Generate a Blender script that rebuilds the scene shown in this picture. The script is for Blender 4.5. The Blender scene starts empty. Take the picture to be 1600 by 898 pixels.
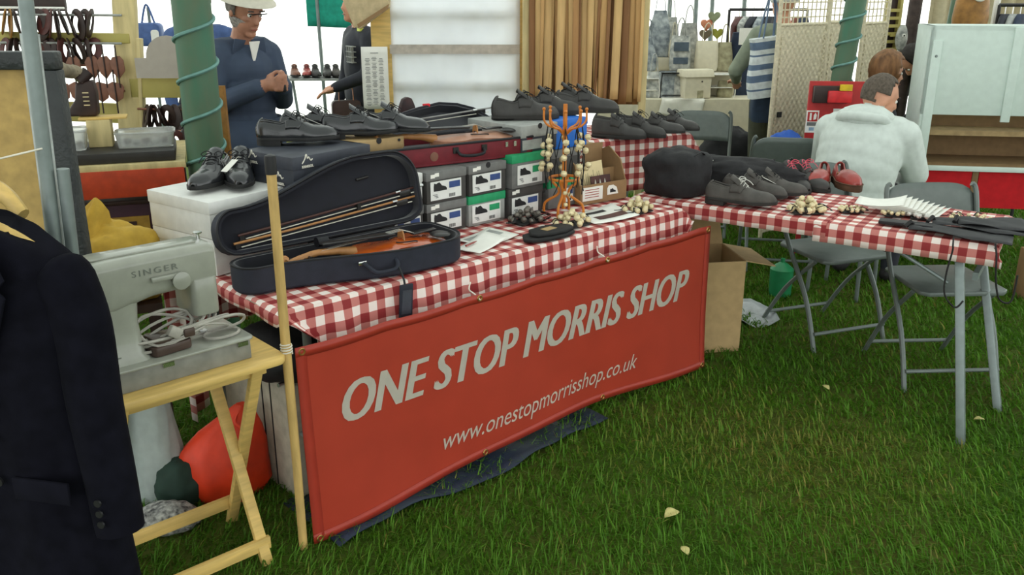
import bpy, bmesh, math, random
from mathutils import Vector as V, Matrix as M, noise as NZ
import numpy as np
random.seed(7)
PI = math.pi
R = math.radians
C = bpy.context.scene.collection
SC = bpy.context.scene
# ------------------------------------------------------------------ camera
FPX, YH, CH = 1400.0, -20.0, 1.65
PITCH = math.atan((449 - YH) / FPX)
cd = bpy.data.cameras.new('camera'); cam = bpy.data.objects.new('camera', cd); C.objects.link(cam)
cd.sensor_width = 36; cd.lens = FPX / 1600 * 36; cd.clip_end = 200
cam.location = (0, 0, CH); cam.rotation_euler = (PI / 2 - PITCH, 0, 0)
SC.camera = cam
# ------------------------------------------------------------------ sky and light (overcast day outside a marquee)
w = bpy.data.worlds.new('sky'); SC.world = w; w.use_nodes = True
bg = w.node_tree.nodes['Background']; bg.inputs[0].default_value = (0.95, 0.99, 0.98, 1); bg.inputs[1].default_value = 2.6
sd = bpy.data.lights.new('sun', 'SUN'); so = bpy.data.objects.new('sun', sd); C.objects.link(so)
sd.energy = 9.0; sd.angle = R(25); sd.color = (1, 0.98, 0.94); so.rotation_euler = (R(-52), 0, R(8))   # sun lamp added to the overcast sky to brighten the far tent wall
vs = SC.view_settings
vs.view_transform = 'Standard'; vs.look = 'None'; vs.gamma = 1.0; vs.use_curve_mapping = False
vs.exposure = -0.28
# ------------------------------------------------------------------ pixel -> place helpers (1600 x 898 frame)
_F = V((0, math.cos(PITCH), -math.sin(PITCH))); _R = V((1, 0, 0)); _U = _R.cross(_F)
def ray(x, y): return _F + _R * ((x - 800) / FPX) - _U * ((y - 449) / FPX)
def at(x, y, z):
    d = ray(x, y); return V((0, 0, CH)) + d * ((z - CH) / d.z)
def atY(x, y, Y):
    d = ray(x, y); return V((0, 0, CH)) + d * (Y / d.y)
TA = at(463, 482, .74); TB = at(1065, 326, .74)
UD = (TB - TA).normalized(); VD = V((-UD.y, UD.x, 0)); UANG = math.atan2(UD.y, UD.x)
def T(u, v, z=0.0): return V((TA.x, TA.y, 0)) + UD * u + VD * v + V((0, 0, z))
# ------------------------------------------------------------------ materials
def lin(c): return tuple(((x / 255 / 12.92) if x / 255 <= .04045 else ((x / 255 + .055) / 1.055) ** 2.4) for x in c)
MATS = {}
def mat(name, col, r=.6, n=.12, ns=25, b=0, bs=80, metal=0, spec=.4, trans=0, alpha=1, sheen=0, col2=None, stretch=None, transl=0, coat=0):
    if name in MATS: return MATS[name]
    m = bpy.data.materials.new(name); m.use_nodes = True; MATS[name] = m
    nt = m.node_tree; N = nt.nodes; L = nt.links; p = N['Principled BSDF']
    c = lin(col)
    p.inputs['Roughness'].default_value = r; p.inputs['Metallic'].default_value = metal
    p.inputs['Specular IOR Level'].default_value = spec
    p.inputs['Transmission Weight'].default_value = trans; p.inputs['Alpha'].default_value = alpha
    p.inputs['Sheen Weight'].default_value = sheen; p.inputs['Coat Weight'].default_value = coat
    tc = N.new('ShaderNodeTexCoord'); src = tc.outputs['Object']
    if stretch:
        mp = N.new('ShaderNodeMapping'); mp.inputs['Scale'].default_value = stretch; L.new(src, mp.inputs[0]); src = mp.outputs[0]
    if n or col2:
        nz = N.new('ShaderNodeTexNoise'); nz.inputs['Scale'].default_value = ns; nz.inputs['Detail'].default_value = 4
        L.new(src, nz.inputs['Vector'])
        rp = N.new('ShaderNodeValToRGB'); rp.color_ramp.elements[0].position = .3; rp.color_ramp.elements[1].position = .7
        a = lin(col2) if col2 else tuple(max(0, x * (1 - 1.6 * n)) for x in c)
        d = c if col2 else tuple(min(1, x * (1 + 1.2 * n)) for x in c)
        rp.color_ramp.elements[0].color = (*a, 1); rp.color_ramp.elements[1].color = (*d, 1)
        L.new(nz.outputs['Fac'], rp.inputs[0]); L.new(rp.outputs[0], p.inputs['Base Color']); csrc = rp.outputs[0]
    else:
        p.inputs['Base Color'].default_value = (*c, 1); csrc = None
    if b:
        nb = N.new('ShaderNodeTexNoise'); nb.inputs['Scale'].default_value = bs; nb.inputs['Detail'].default_value = 3; L.new(src, nb.inputs['Vector'])
        bp = N.new('ShaderNodeBump'); bp.inputs['Strength'].default_value = b; bp.inputs['Distance'].default_value = .01
        L.new(nb.outputs['Fac'], bp.inputs['Height']); L.new(bp.outputs[0], p.inputs['Normal'])
    if transl:
        t = N.new('ShaderNodeBsdfTranslucent'); mx = N.new('ShaderNodeMixShader'); mx.inputs[0].default_value = transl
        if csrc: L.new(csrc, t.inputs[0])
        else: t.inputs[0].default_value = (*c, 1)
        L.new(p.outputs[0], mx.inputs[1]); L.new(t.outputs[0], mx.inputs[2]); L.new(mx.outputs[0], N['Material Output'].inputs[0])
    return m
def gingham(name, pitch, white, mid, dark):
    m = bpy.data.materials.new(name); m.use_nodes = True; nt = m.node_tree; N = nt.nodes; L = nt.links; p = N['Principled BSDF']
    p.inputs['Roughness'].default_value = .75
    uv = N.new('ShaderNodeUVMap'); sp = N.new('ShaderNodeSeparateXYZ'); L.new(uv.outputs[0], sp.inputs[0])
    def stripe(o):
        a = N.new('ShaderNodeMath'); a.operation = 'DIVIDE'; a.inputs[1].default_value = pitch; L.new(o, a.inputs[0])
        f = N.new('ShaderNodeMath'); f.operation = 'FRACT'; L.new(a.outputs[0], f.inputs[0])
        g = N.new('ShaderNodeMath'); g.operation = 'GREATER_THAN'; g.inputs[1].default_value = .5; L.new(f.outputs[0], g.inputs[0]); return g
    s1, s2 = stripe(sp.outputs[0]), stripe(sp.outputs[1])
    ad = N.new('ShaderNodeMath'); ad.operation = 'ADD'; L.new(s1.outputs[0], ad.inputs[0]); L.new(s2.outputs[0], ad.inputs[1])
    hf = N.new('ShaderNodeMath'); hf.operation = 'MULTIPLY'; hf.inputs[1].default_value = .5; L.new(ad.outputs[0], hf.inputs[0])
    rp = N.new('ShaderNodeValToRGB'); e = rp.color_ramp.elements; e[0].color = (*lin(white), 1); e[1].color = (*lin(dark), 1)
    x = e.new(.5); x.color = (*lin(mid), 1); L.new(hf.outputs[0], rp.inputs[0]); L.new(rp.outputs[0], p.inputs['Base Color'])
    MATS[name] = m; return m
# ------------------------------------------------------------------ geometry collector
class G:
    def __init__(s): s.v = []; s.f = []; s.m = []; s.uv = {}
    def add(s, vs, fs, mi=0, X=None):
        o = len(s.v)
        s.v += [(X @ V(p))[:] if X else tuple(p) for p in vs]
        s.f += [tuple(i + o for i in f) for f in fs]; s.m += [mi] * len(fs); return s
    def box(s, c, d, X=None, mi=0):
        x, y, z = c; a, b, h = d[0] / 2, d[1] / 2, d[2] / 2
        vs = [(x + i * a, y + j * b, z + k * h) for k in (-1, 1) for j in (-1, 1) for i in (-1, 1)]
        return s.add(vs, [(0, 2, 3, 1), (4, 5, 7, 6), (0, 1, 5, 4), (2, 6, 7, 3), (0, 4, 6, 2), (1, 3, 7, 5)], mi, X)
    def tube(s, path, r, n=8, closed=False, mi=0, X=None, flat=1.0):
        P = [V(p) for p in path]; k = len(P); rr = r if isinstance(r, (list, tuple)) else [r] * k
        vs = []; fs = []; up = None
        for i, p in enumerate(P):
            t = (P[(i + 1) % k] - P[i - 1]) if closed else (P[min(i + 1, k - 1)] - P[max(i - 1, 0)])
            if t.length < 1e-9: t = V((0, 0, 1))
            t.normalize()
            if up is None:
                up = V((0, 0, 1)) if abs(t.z) < .95 else V((1, 0, 0))
            a = up - t * up.dot(t)
            if a.length < 1e-6: a = t.orthogonal()
            a.normalize(); bb = t.cross(a); up = a
            for j in range(n):
                g = 2 * PI * j / n; vs.append(p + (a * math.cos(g) * flat + bb * math.sin(g)) * rr[i])
        for i in range(k if closed else k - 1):
            for j in range(n):
                i2 = (i + 1) % k; fs.append((i * n + j, i * n + (j + 1) % n, i2 * n + (j + 1) % n, i2 * n + j))
        if not closed: fs += [tuple(reversed(range(n))), tuple(range((k - 1) * n, k * n))]
        return s.add(vs, fs, mi, X)
    def lathe(s, prof, n=24, c=(0, 0, 0), mi=0, X=None):
        vs = []; fs = []; k = len(prof)
        for r, z in prof:
            for j in range(n):
                g = 2 * PI * j / n; vs.append((c[0] + r * math.cos(g), c[1] + r * math.sin(g), c[2] + z))
        for i in range(k - 1):
            for j in range(n): fs.append((i * n + j, i * n + (j + 1) % n, (i + 1) * n + (j + 1) % n, (i + 1) * n + j))
        fs += [tuple(reversed(range(n))), tuple(range((k - 1) * n, k * n))]
        return s.add(vs, fs, mi, X)
    def prism(s, poly, z0, z1, mi=0, X=None):
        n = len(poly); vs = [(x, y, z0) for x, y in poly] + [(x, y, z1) for x, y in poly]
        fs = [tuple(reversed(range(n))), tuple(range(n, 2 * n))] + [(i, (i + 1) % n, n + (i + 1) % n, n + i) for i in range(n)]
        return s.add(vs, fs, mi, X)
    def grid(s, nx, ny, fn, mi=0, X=None, keep=None, uvfn=None):
        vs = [fn(i / nx, j / ny) for j in range(ny + 1) for i in range(nx + 1)]; fs = []
        for j in range(ny):
            for i in range(nx):
                if keep and not keep((i + .5) / nx, (j + .5) / ny): continue
                a = j * (nx + 1) + i; fs.append((a, a + 1, a + nx + 2, a + nx + 1))
        if uvfn:
            o = len(s.v)
            for j in range(ny + 1):
                for i in range(nx + 1): s.uv[o + j * (nx + 1) + i] = uvfn(i / nx, j / ny)
        return s.add(vs, fs, mi, X)
    def loft(s, secs, mi=0, X=None, cap=True):
        n = len(secs[0]); vs = [p for q in secs for p in q]; fs = []
        for i in range(len(secs) - 1):
            for j in range(n): fs.append((i * n + j, i * n + (j + 1) % n, (i + 1) * n + (j + 1) % n, (i + 1) * n + j))
        if cap: fs += [tuple(reversed(range(n))), tuple(range((len(secs) - 1) * n, len(secs) * n))]
        return s.add(vs, fs, mi, X)
    def sph(s, c, r, nu=16, nv=10, mi=0, X=None, fn=None):
        rx, ry, rz = r if isinstance(r, (tuple, list)) else (r, r, r); secs = []
        for i in range(1, nv):
            t = PI * i / nv; ring = []
            for j in range(nu):
                g = 2 * PI * j / nu; d = V((math.sin(t) * math.cos(g), math.sin(t) * math.sin(g), -math.cos(t)))
                k = fn(d) if fn else 1
                ring.append((c[0] + d.x * rx * k, c[1] + d.y * ry * k, c[2] + d.z * rz * k))
            secs.append(ring)
        return s.loft(secs, mi, X)
    def build(s, name, mats, parent=None, smooth=40, bevel=0, solid=0, sub=0, loc=None, rz=0, seg=2):
        me = bpy.data.meshes.new(name); me.from_pydata(s.v, [], s.f); me.update()
        if not isinstance(mats, (list, tuple)): mats = [mats]
        for m in mats: me.materials.append(m)
        if len(mats) > 1: me.polygons.foreach_set('material_index', s.m)
        if s.uv:
            ul = me.uv_layers.new(name='UVMap')
            for l in me.loops: ul.data[l.index].uv = s.uv.get(l.vertex_index, (0, 0))
        bm = bmesh.new(); bm.from_mesh(me)
        if not s.uv: bmesh.ops.recalc_face_normals(bm, faces=bm.faces)
        if bevel:
            es = [e for e in bm.edges if len(e.link_faces) == 2 and e.calc_face_angle(0) > R(35)]
            bmesh.ops.bevel(bm, geom=es, offset=bevel, segments=seg, affect='EDGES', profile=.5, clamp_overlap=True)
        bm.to_mesh(me); bm.free()
        if smooth: me.shade_smooth(); me.set_sharp_from_angle(angle=R(smooth))
        o = bpy.data.objects.new(name, me); C.objects.link(o)
        if parent: o.parent = parent
        if loc is not None: o.location = loc
        if rz: o.rotation_euler.z = rz
        if solid:
            md = o.modifiers.new('solid', 'SOLIDIFY'); md.thickness = solid; md.offset = 0
        if sub:
            md = o.modifiers.new('sub', 'SUBSURF'); md.levels = sub; md.render_levels = sub
        return o
def tag(o, label, cat, group=None, kind=None):
    o['label'] = label; o['category'] = cat
    if group: o['group'] = group
    if kind: o['kind'] = kind
    return o
def thing(name, label, cat, loc=(0, 0, 0), rz=0, group=None):
    o = bpy.data.objects.new(name, None); C.objects.link(o); o.location = loc; o.rotation_euler = (0, 0, rz); o.empty_display_size = .05
    return tag(o, label, cat, group)
def struct(o): o['kind'] = 'structure'; return o
def dup(root, loc, rz=None, label=None, group=None):
    def cp(o, par):
        c = o.copy(); C.objects.link(c); c.parent = par
        for ch in list(o.children): cp(ch, c)
        return c
    r = cp(root, None); r.location = loc
    if rz is not None: r.rotation_euler.z = rz
    if label: r['label'] = label
    if group: r['group'] = group
    return r
def text(name, s, size, m, parent, X, shear=0, bold=0, fit=None, ext=.0006, align='LEFT', disp=None, space=1.0, fat=0):
    cu = bpy.data.curves.new(name, 'FONT'); cu.body = s; cu.size = 1;  cu.offset = bold / size; cu.extrude = ext / size; cu.align_x = align; cu.resolution_u = 4; cu.space_character = space
    t = bpy.data.objects.new(name, cu); C.objects.link(t)
    dg = bpy.context.evaluated_depsgraph_get(); me = bpy.data.meshes.new_from_object(t.evaluated_get(dg))
    bpy.data.objects.remove(t); bpy.data.curves.remove(cu)
    xs = [v.co.x for v in me.vertices]; ys = [v.co.y for v in me.vertices]
    for v in me.vertices:
        c = v.co.copy(); c.z *= size
        if not fit: c.x *= size; c.y *= size
        if fit: c.x = (c.x - min(xs)) / (max(xs) - min(xs)) * fit[0]; c.y = (c.y - min(ys)) / (max(ys) - min(ys)) * fit[1]
        c.x += shear * c.y
        c = X @ c
        v.co = disp(c) if disp else c
    if fat:
        bm = bmesh.new(); src = me.copy()
        for dx in (-fat, 0, fat):
            k = len(bm.verts); bm.from_mesh(src); bm.verts.ensure_lookup_table()
            for v in bm.verts[k:]: v.co.x += dx; v.co.y -= .0002 * (dx > 0) - .0002 * (dx < 0)
        bm.to_mesh(me); bm.free()
    me.materials.clear(); me.materials.append(m); me.name = name
    o = bpy.data.objects.new(name, me); C.objects.link(o); o.parent = parent; return o
def fm(loc=(0, 0, 0), x=(1, 0, 0), y=(0, 1, 0)):            # frame matrix from two axes
    x = V(x).normalized(); y = V(y); y = (y - x * x.dot(y)).normalized(); z = x.cross(y)
    m = M((x, y, z)).transposed().to_4x4(); m.translation = V(loc); return m
FRONT = fm((0, 0, 0), (1, 0, 0), (0, 0, 1))                   # lettering on a face that looks along -y
def arc(c, r, a0, a1, n, ax=0): return [(c[0] + r * math.cos(R(a0 + (a1 - a0) * i / n)), c[1] + r * math.sin(R(a0 + (a1 - a0) * i / n))) for i in range(n + 1)]
def smooth_path(pts, k=6):                                   # Catmull-Rom
    P = [V(p) for p in pts]; out = []
    for i in range(len(P) - 1):
        a, b, c, d = P[max(i - 1, 0)], P[i], P[i + 1], P[min(i + 2, len(P) - 1)]
        for j in range(k):
            t = j / k; out.append(.5 * ((2 * b) + (c - a) * t + (2 * a - 5 * b + 4 * c - d) * t * t + (3 * b - a - 3 * c + d) * t ** 3))
    return out + [P[-1]]
# ================================================================== STRUCTURE
def ground_mat():
    m = bpy.data.materials.new('turf_soil'); m.use_nodes = True; nt = m.node_tree; N = nt.nodes; L = nt.links; p = N['Principled BSDF']; p.inputs['Roughness'].default_value = .95
    p.inputs['Specular IOR Level'].default_value = .1
    tc = N.new('ShaderNodeTexCoord'); a = N.new('ShaderNodeTexNoise'); a.inputs['Scale'].default_value = 1.3; a.inputs['Detail'].default_value = 6; L.new(tc.outputs['Object'], a.inputs['Vector'])
    rp = N.new('ShaderNodeValToRGB'); e = rp.color_ramp.elements; e[0].position = .35; e[0].color = (*lin((58, 84, 26)), 1); e[1].position = .75; e[1].color = (*lin((92, 88, 44)), 1)
    L.new(a.outputs['Fac'], rp.inputs[0]); L.new(rp.outputs[0], p.inputs['Base Color']); return m
g = G(); g.grid(40, 40, lambda a, b: (-14 + 28 * a, -6 + 24 * b, .012 * NZ.noise(V((a * 30, b * 26, 0)))))
struct(g.build('floor', ground_mat()))
def grass_mat():
    m = bpy.data.materials.new('grass_blades'); m.use_nodes = True; nt = m.node_tree; N = nt.nodes; L = nt.links; p = N['Principled BSDF']; p.inputs['Roughness'].default_value = .6
    p.inputs['Specular IOR Level'].default_value = .25
    at_ = N.new('ShaderNodeAttribute'); at_.attribute_name = 'tint'
    rp = N.new('ShaderNodeValToRGB'); e = rp.color_ramp.elements; e[0].position = 0; e[0].color = (*lin((44, 84, 18)), 1); e[1].position = 1; e[1].color = (*lin((142, 132, 66)), 1)
    x = e.new(.55); x.color = (*lin((92, 138, 36)), 1); L.new(at_.outputs['Fac'], rp.inputs[0]); L.new(rp.outputs[0], p.inputs['Base Color'])
    t = N.new('ShaderNodeBsdfTranslucent'); L.new(rp.outputs[0], t.inputs[0]); mx = N.new('ShaderNodeMixShader'); mx.inputs[0].default_value = .3
    L.new(p.outputs[0], mx.inputs[1]); L.new(t.outputs[0], mx.inputs[2]); L.new(mx.outputs[0], N['Material Output'].inputs[0]); return m
rng = np.random.default_rng(3)
nb = 210000
dd = 1.75 + 5.6 * rng.random(nb) ** 1.45
xx = (rng.random(nb) - .5) * (1.6 * dd + 1.3)
hh = .014 + .03 * rng.random(nb) ** 1.5; aa = rng.random(nb) * 2 * PI; ln = .4 + 2.0 * rng.random(nb); wd = (.0016 + .0014 * rng.random(nb)) * (1 + .25 * (dd - 2))
base = np.stack([xx, dd, np.full(nb, .002)], 1); lean = np.stack([np.cos(aa), np.sin(aa), np.zeros(nb)], 1); side = np.stack([-np.sin(aa), np.cos(aa), np.zeros(nb)], 1)
side = side * .6 + np.array([.8, 0, 0]); side /= np.linalg.norm(side, axis=1)[:, None]
up = np.array([0, 0, 1.0])
P0 = base - side * wd[:, None]; P1 = base + side * wd[:, None]
mid = base + up * (hh * .62)[:, None] + lean * (hh * ln * .3)[:, None]
P2 = mid + side * (wd * .8)[:, None]; P3 = mid - side * (wd * .8)[:, None]
P4 = base + up * hh[:, None] + lean * (hh * ln)[:, None]
vv = np.stack([P0, P1, P2, P3, P4], 1).reshape(-1, 3)
me = bpy.data.meshes.new('lawn_grass'); me.vertices.add(nb * 5); me.vertices.foreach_set('co', vv.ravel())
ids = np.arange(nb) * 5
loops = np.stack([ids, ids + 1, ids + 2, ids + 3, ids + 3, ids + 2, ids + 4], 1).ravel()
me.loops.add(len(loops)); me.loops.foreach_set('vertex_index', loops.astype(np.int32))
st = np.stack([np.arange(nb) * 7, np.arange(nb) * 7 + 4], 1).ravel(); me.polygons.add(nb * 2); me.polygons.foreach_set('loop_start', st.astype(np.int32))
me.update(); me.validate()
pat = np.clip(.35 + .5 * np.sin(xx * 2.1 + 1.3 * np.sin(dd * 1.9)) * np.cos(dd * 1.7 + xx), 0, 1)
worn = np.exp(-(((xx - .95) / .75) ** 2 + ((dd - 2.95) / .45) ** 2))
tint = np.clip(.18 + .3 * rng.random(nb) + .16 * pat + .55 * worn * rng.random(nb) + (rng.random(nb) > .95) * .4, 0, 1)
ta = me.attributes.new('tint', 'FLOAT', 'POINT'); ta.data.foreach_set('value', np.repeat(tint, 5).astype(np.float32))
me.materials.append(grass_mat()); me.shade_smooth()
go = bpy.data.objects.new('lawn_grass', me); C.objects.link(go); tag(go, 'short trodden green grass growing on the marquee floor', 'grass', kind='stuff')
# marquee: translucent white roof and far wall, both real fabric that daylight comes through
MT = mat('tent_fabric', (240, 243, 240), r=.8, n=.03, ns=2, transl=.85)
MR = mat('tent_roof_fabric', (196, 202, 200), r=.8, n=.03, ns=2, transl=.5)
g = G(); g.grid(90, 12, lambda a, b: (-9 + 18 * a, 10.2 + .05 * math.sin(a * 150) * (1 - .4 * b) + .12 * math.sin(a * 23), 2.75 * b))
struct(g.build('wall_back', MT))
g = G(); g.grid(24, 24, lambda a, b: (-9 + 18 * a, -1.2 + 11.6 * b, 2.75 + 1.6 * (1 - abs(2 * b - 1))))
struct(g.build('ceiling', MR))
# ================================================================== TABLES AND CLOTHS
GING = gingham('red_gingham', .064, (242, 228, 220), (196, 120, 112), (140, 36, 38))
M_steel = mat('grey_steel', (128, 138, 136), r=.45, metal=.4, n=.08)
M_ptop = mat('table_laminate', (150, 140, 120), r=.5)
M_wood = mat('pale_pine', (214, 180, 106), r=.5, n=.12, ns=7, stretch=(1, 8, 8), b=.05)
M_black = mat('black_plastic', (22, 22, 24), r=.5, n=.1)
def cloth(name, label, X, L, W, z, hf, hb, hl, hr, amp=.012, res=.03, off=(0, 0), seed=0.0, cat='tablecloth', lift=None):
    x0, x1, y0, y1 = -hl, L + hr, -hf, W + hb
    nx, ny = max(4, int((x1 - x0) / res)), max(4, int((y1 - y0) / res))
    def fn(a, b):
        fx, fy = x0 + (x1 - x0) * a, y0 + (y1 - y0) * b
        dx = max(0, -fx, fx - L); dy = max(0, -fy, fy - W); sx = -1 if fx < 0 else 1; sy = -1 if fy < 0 else 1
        cx, cy = min(max(fx, 0), L), min(max(fy, 0), W); d = max(dx, dy)
        if fy < 0 and hf > .5: k_ = min(1, dy / .12); cx = max(cx, .12 * k_); dx *= 1 - k_
        d = max(dx, dy); mn = min(dx, dy)
        wv = amp * min(1, d / .18) * (math.sin(fx * 17 + seed) + .6 * math.sin(fx * 41 + seed * 2) if dy >= dx else math.sin(fy * 23 + seed))
        ox = sx * ((.004 + wv * (dx > dy)) * (dx > 0) + mn * .45); oy = sy * ((.004 + abs(wv) * (dy >= dx)) * (dy > 0) + mn * .45)
        zz = z - d + .0015 * NZ.noise(V((fx * 9, fy * 9, seed))) + (min(.006, d) if d > 0 else 0)
        if lift and d == 0: zz += lift(fx, fy)
        return X @ V((cx + (ox if dx or mn else 0), cy + (oy if dy or mn else 0), max(zz, .03)))
    g = G(); g.grid(nx, ny, fn, uvfn=lambda a, b: (x0 + (x1 - x0) * a + off[0], y0 + (y1 - y0) * b + off[1]))
    o = g.build(name, GING, smooth=60, solid=.0016); return tag(o, label, cat)
def Tm(u, v, z=0, rot=0): return M.Translation(T(u, v, z)) @ M.Rotation(UANG + rot, 4, 'Z')
def trestle(label, X, L, W, h, inset=.12, r=.014, legm=None, ends=(True, True)):
    t = thing('folding_table', label, 'table'); t.matrix_world = X
    G().box((L / 2, W / 2, h - .016), (L, W, .028)).build('tabletop', M_ptop, t, bevel=.006)
    for i, x in enumerate((inset, L - inset)):
        for y in (.06, W - .06):
            G().tube([(x, y, 0), (x, y, h - .03)], r, 10).build('leg', legm or M_steel, t)
        G().tube([(x, .06, .25), (x, W - .06, .25)], r * .7, 8).build('crossbar', legm or M_steel, t)
        s = 1 if i == 0 else -1
        G().tube([(x, W / 2, .25), (x + s * .35, W / 2, h - .035)], r * .6, 8).build('brace', legm or M_steel, t)
    return t
X1 = Tm(-.06, 0)
trestle('long folding table hidden under gingham cloth behind the red banner', X1, 1.95, .78, .736)
cloth('tablecloth', 'red and white gingham cloth reaching the grass behind the red banner', X1, 1.95, .78, .74, .66, .3, .05, .2, amp=.02, off=(.01, .013), seed=1)
# second table, at right angles, with steel legs
P2 = (2.25, -1.16); d2 = V((-.239, .971)); w2 = V((.971, .239)); A2 = UANG + math.atan2(d2.y, d2.x)
X2 = M.Translation(T(*P2)) @ M.Rotation(A2 - PI / 2, 4, 'Z')       # local y runs along the table, local x its depth
def T2(s, w_, z=0): return X2 @ V((w_, s, z))
X2c = X2 @ M(((0, 1, 0, 0), (1, 0, 0, 0), (0, 0, 1, 0), (0, 0, 0, 1)))
X2t = X2 @ M.Rotation(PI / 2, 4, 'Z') @ M.Translation((0, -.56, 0)) # local x along table from near end, y from back to front
t2 = thing('folding_table', 'folding table on square grey steel legs beside the grey folding chairs', 'table'); t2.matrix_world = X2
L2, W2 = 1.5, .56
G().box((W2 / 2, L2 / 2, .722), (W2, L2, .028)).build('tabletop', M_ptop, t2, bevel=.006)
for x, y, fp in ((.045, .13, (1501, 692)), (W2 - .06, .12, (1559, 642))):
    q = X2.inverted() @ at(*fp, 0)
    g = G(); g.loft([[(q.x + a, q.y + b, 0) for a, b in ((-.016, -.016), (.016, -.016), (.016, .016), (-.016, .016))], [(x + a, y + b, .71) for a, b in ((-.016, -.016), (.016, -.016), (.016, .016), (-.016, .016))]]); g.build('leg', M_steel, t2, bevel=.004)
    G().tube([(x, y + .02, .56), (x, y + .3, .70)], .008, 8).build('brace', M_steel, t2)
for x, y in ((.05, L2 - .2), (W2 - .06, L2 - .2)):
    G().tube([(x, y, 0), (x, y, .71)], .014, 8).build('leg', mat('old_brown_pole', (120, 108, 66), r=.6), t2)
G().box((W2 / 2, .06, .60), (W2 - .1, .02, .03)).build('crossbar', M_steel, t2)
o = cloth('tablecloth', 'gingham cloth over the table with steel legs, under the dark sashes', X2t, .66, .56, .742, .05, .085, .045, .01, amp=.006, off=(0, .02), seed=3)
o = cloth('tablecloth', 'gingham cloth under the red shoes and the black bags', X2t @ M.Translation((.62, 0, .003)), .88, .56, .742, .05, .07, .0, .05, amp=.006, off=(.3, .03), seed=5)
# raised back table
a3 = math.atan2(.07, -.25)
X3 = M.Translation(T(2.96, .77)) @ M.Rotation(UANG + math.atan2(-.07, .25), 4, 'Z') @ M.Translation((-1.5, 0, 0))
trestle('tall folding table under gingham cloth, carrying the grey-black lace-up shoes', X3, 1.5, .5, .866)
cloth('tablecloth', 'gingham cloth on the tall back table under grey-black shoes', X3, 1.5, .5, .87, .3, .1, .1, .1, off=(0, .01), seed=8)
# ================================================================== BANNER
M_ban = mat('red_vinyl', (164, 56, 38), r=.42, n=.05, ns=6, b=.02, bs=140, spec=.35)
M_bhem = mat('red_vinyl_hem', (160, 52, 37), r=.42, n=.04)
M_let = mat('white_print', (226, 220, 206), r=.5, n=.03)
M_brass = mat('brass_eyelet', (190, 150, 90), r=.3, metal=.9, n=.1)
M_cord = mat('white_cord', (225, 220, 205), r=.8)
bt = thing('banner', 'red vinyl banner with white lettering tied along the front of the table', 'banner', T(-.072, -.105, 0), UANG)
BL = 2.02
def bdisp(x, z):
    k = 1 - (z / .67); return -.012 * math.sin(x * 3.3) * k - .008 * math.sin(x * 8 + z * 5) * k - .02 * k * k
def bz(x, b):
    zt = .664 + .012 * x / BL - .006 * math.sin(PI * ((x * 3.1) % 1)); zb = .016 + .055 * math.sin(PI * min(1, x / BL)) ** 1.4
    return zb + (zt - zb) * b
G().grid(90, 30, lambda a, b: (a * BL, bdisp(a * BL, bz(a * BL, b)), bz(a * BL, b))).build('banner_sheet', M_ban, bt, smooth=60, solid=.0015)
for b0, b1 in ((.0, .05), (.95, 1.0)):
    G().grid(90, 1, lambda a, b: (a * BL, bdisp(a * BL, bz(a * BL, b0 + (b1 - b0) * b)) - .0022, bz(a * BL, b0 + (b1 - b0) * b))).build('hem', M_bhem, bt, smooth=60, solid=.001)
for x0, x1 in ((0, .035), (BL - .035, BL)):
    G().grid(1, 30, lambda a, b: (x0 + (x1 - x0) * a, bdisp(x0 + (x1 - x0) * a, bz(x0, b)) - .0022, bz(x0 + (x1 - x0) * a, b))).build('hem', M_bhem, bt, smooth=60, solid=.001)
bdf = lambda c: V((c.x, bdisp(c.x, c.z) - .0032, c.z))
for body, sz, x0, zz, ft, sh, bo, ft2 in (('ONE STOP MORRIS SHOP', .16, .128, .376, (1.725, .132), .27, 0, .006), ('www.onestopmorrisshop.co.uk', .1, .50, .128, (1.035, .085), .3, 0, 0)):
    o = text('lettering', body, sz, M_let, bt, M.Translation((x0, 0, zz)) @ FRONT, shear=sh, bold=bo, fit=ft, disp=bdf, fat=ft2)
for x in (.02, .70, 1.35, BL - .02):
    for zb in (.022, .978):
        z = bz(x, zb); pts = [(x + .009 * math.cos(k * PI / 6), bdisp(x, z) - .004, z + .009 * math.sin(k * PI / 6)) for k in range(12)]
        G().tube(pts, .003, 6, closed=True).build('eyelet', M_brass, bt)
for x in (.70, 1.35):
    z = bz(x, .97); G().tube(smooth_path([(x, -.006, z), (x - .012, .01, z + .02), (x - .014, .035, z + .03), (x + .03, .08, z + .035)]), .0025, 6).build('tie_cord', M_cord, bt)
# bamboo stick holding the banner's end
bst = thing('bamboo_stick', 'upright bamboo stick with black rubber cap tied to the banner', 'stick', T(-.098, -.105, 0))
M_bam = mat('bamboo', (200, 166, 102), r=.45, n=.14, ns=9, stretch=(6, 6, 1))
G().tube([(0, 0, 0), (.001, 0, .3), (-.001, 0, .7), (0, 0, 1.20)], [.0135, .0135, .014, .0135], 14).build('cane', M_bam, bst)
G().lathe([(.0155, 1.175), (.0158, 1.215), (.0145, 1.225), (.006, 1.228)], 16).build('rubber_cap', M_black, bst)
G().tube([(.016 * math.cos(a * .7), .016 * math.sin(a * .7), .655 + a * .0009) for a in range(36)], .0022, 6).build('tie_cord', M_cord, bst)
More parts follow.
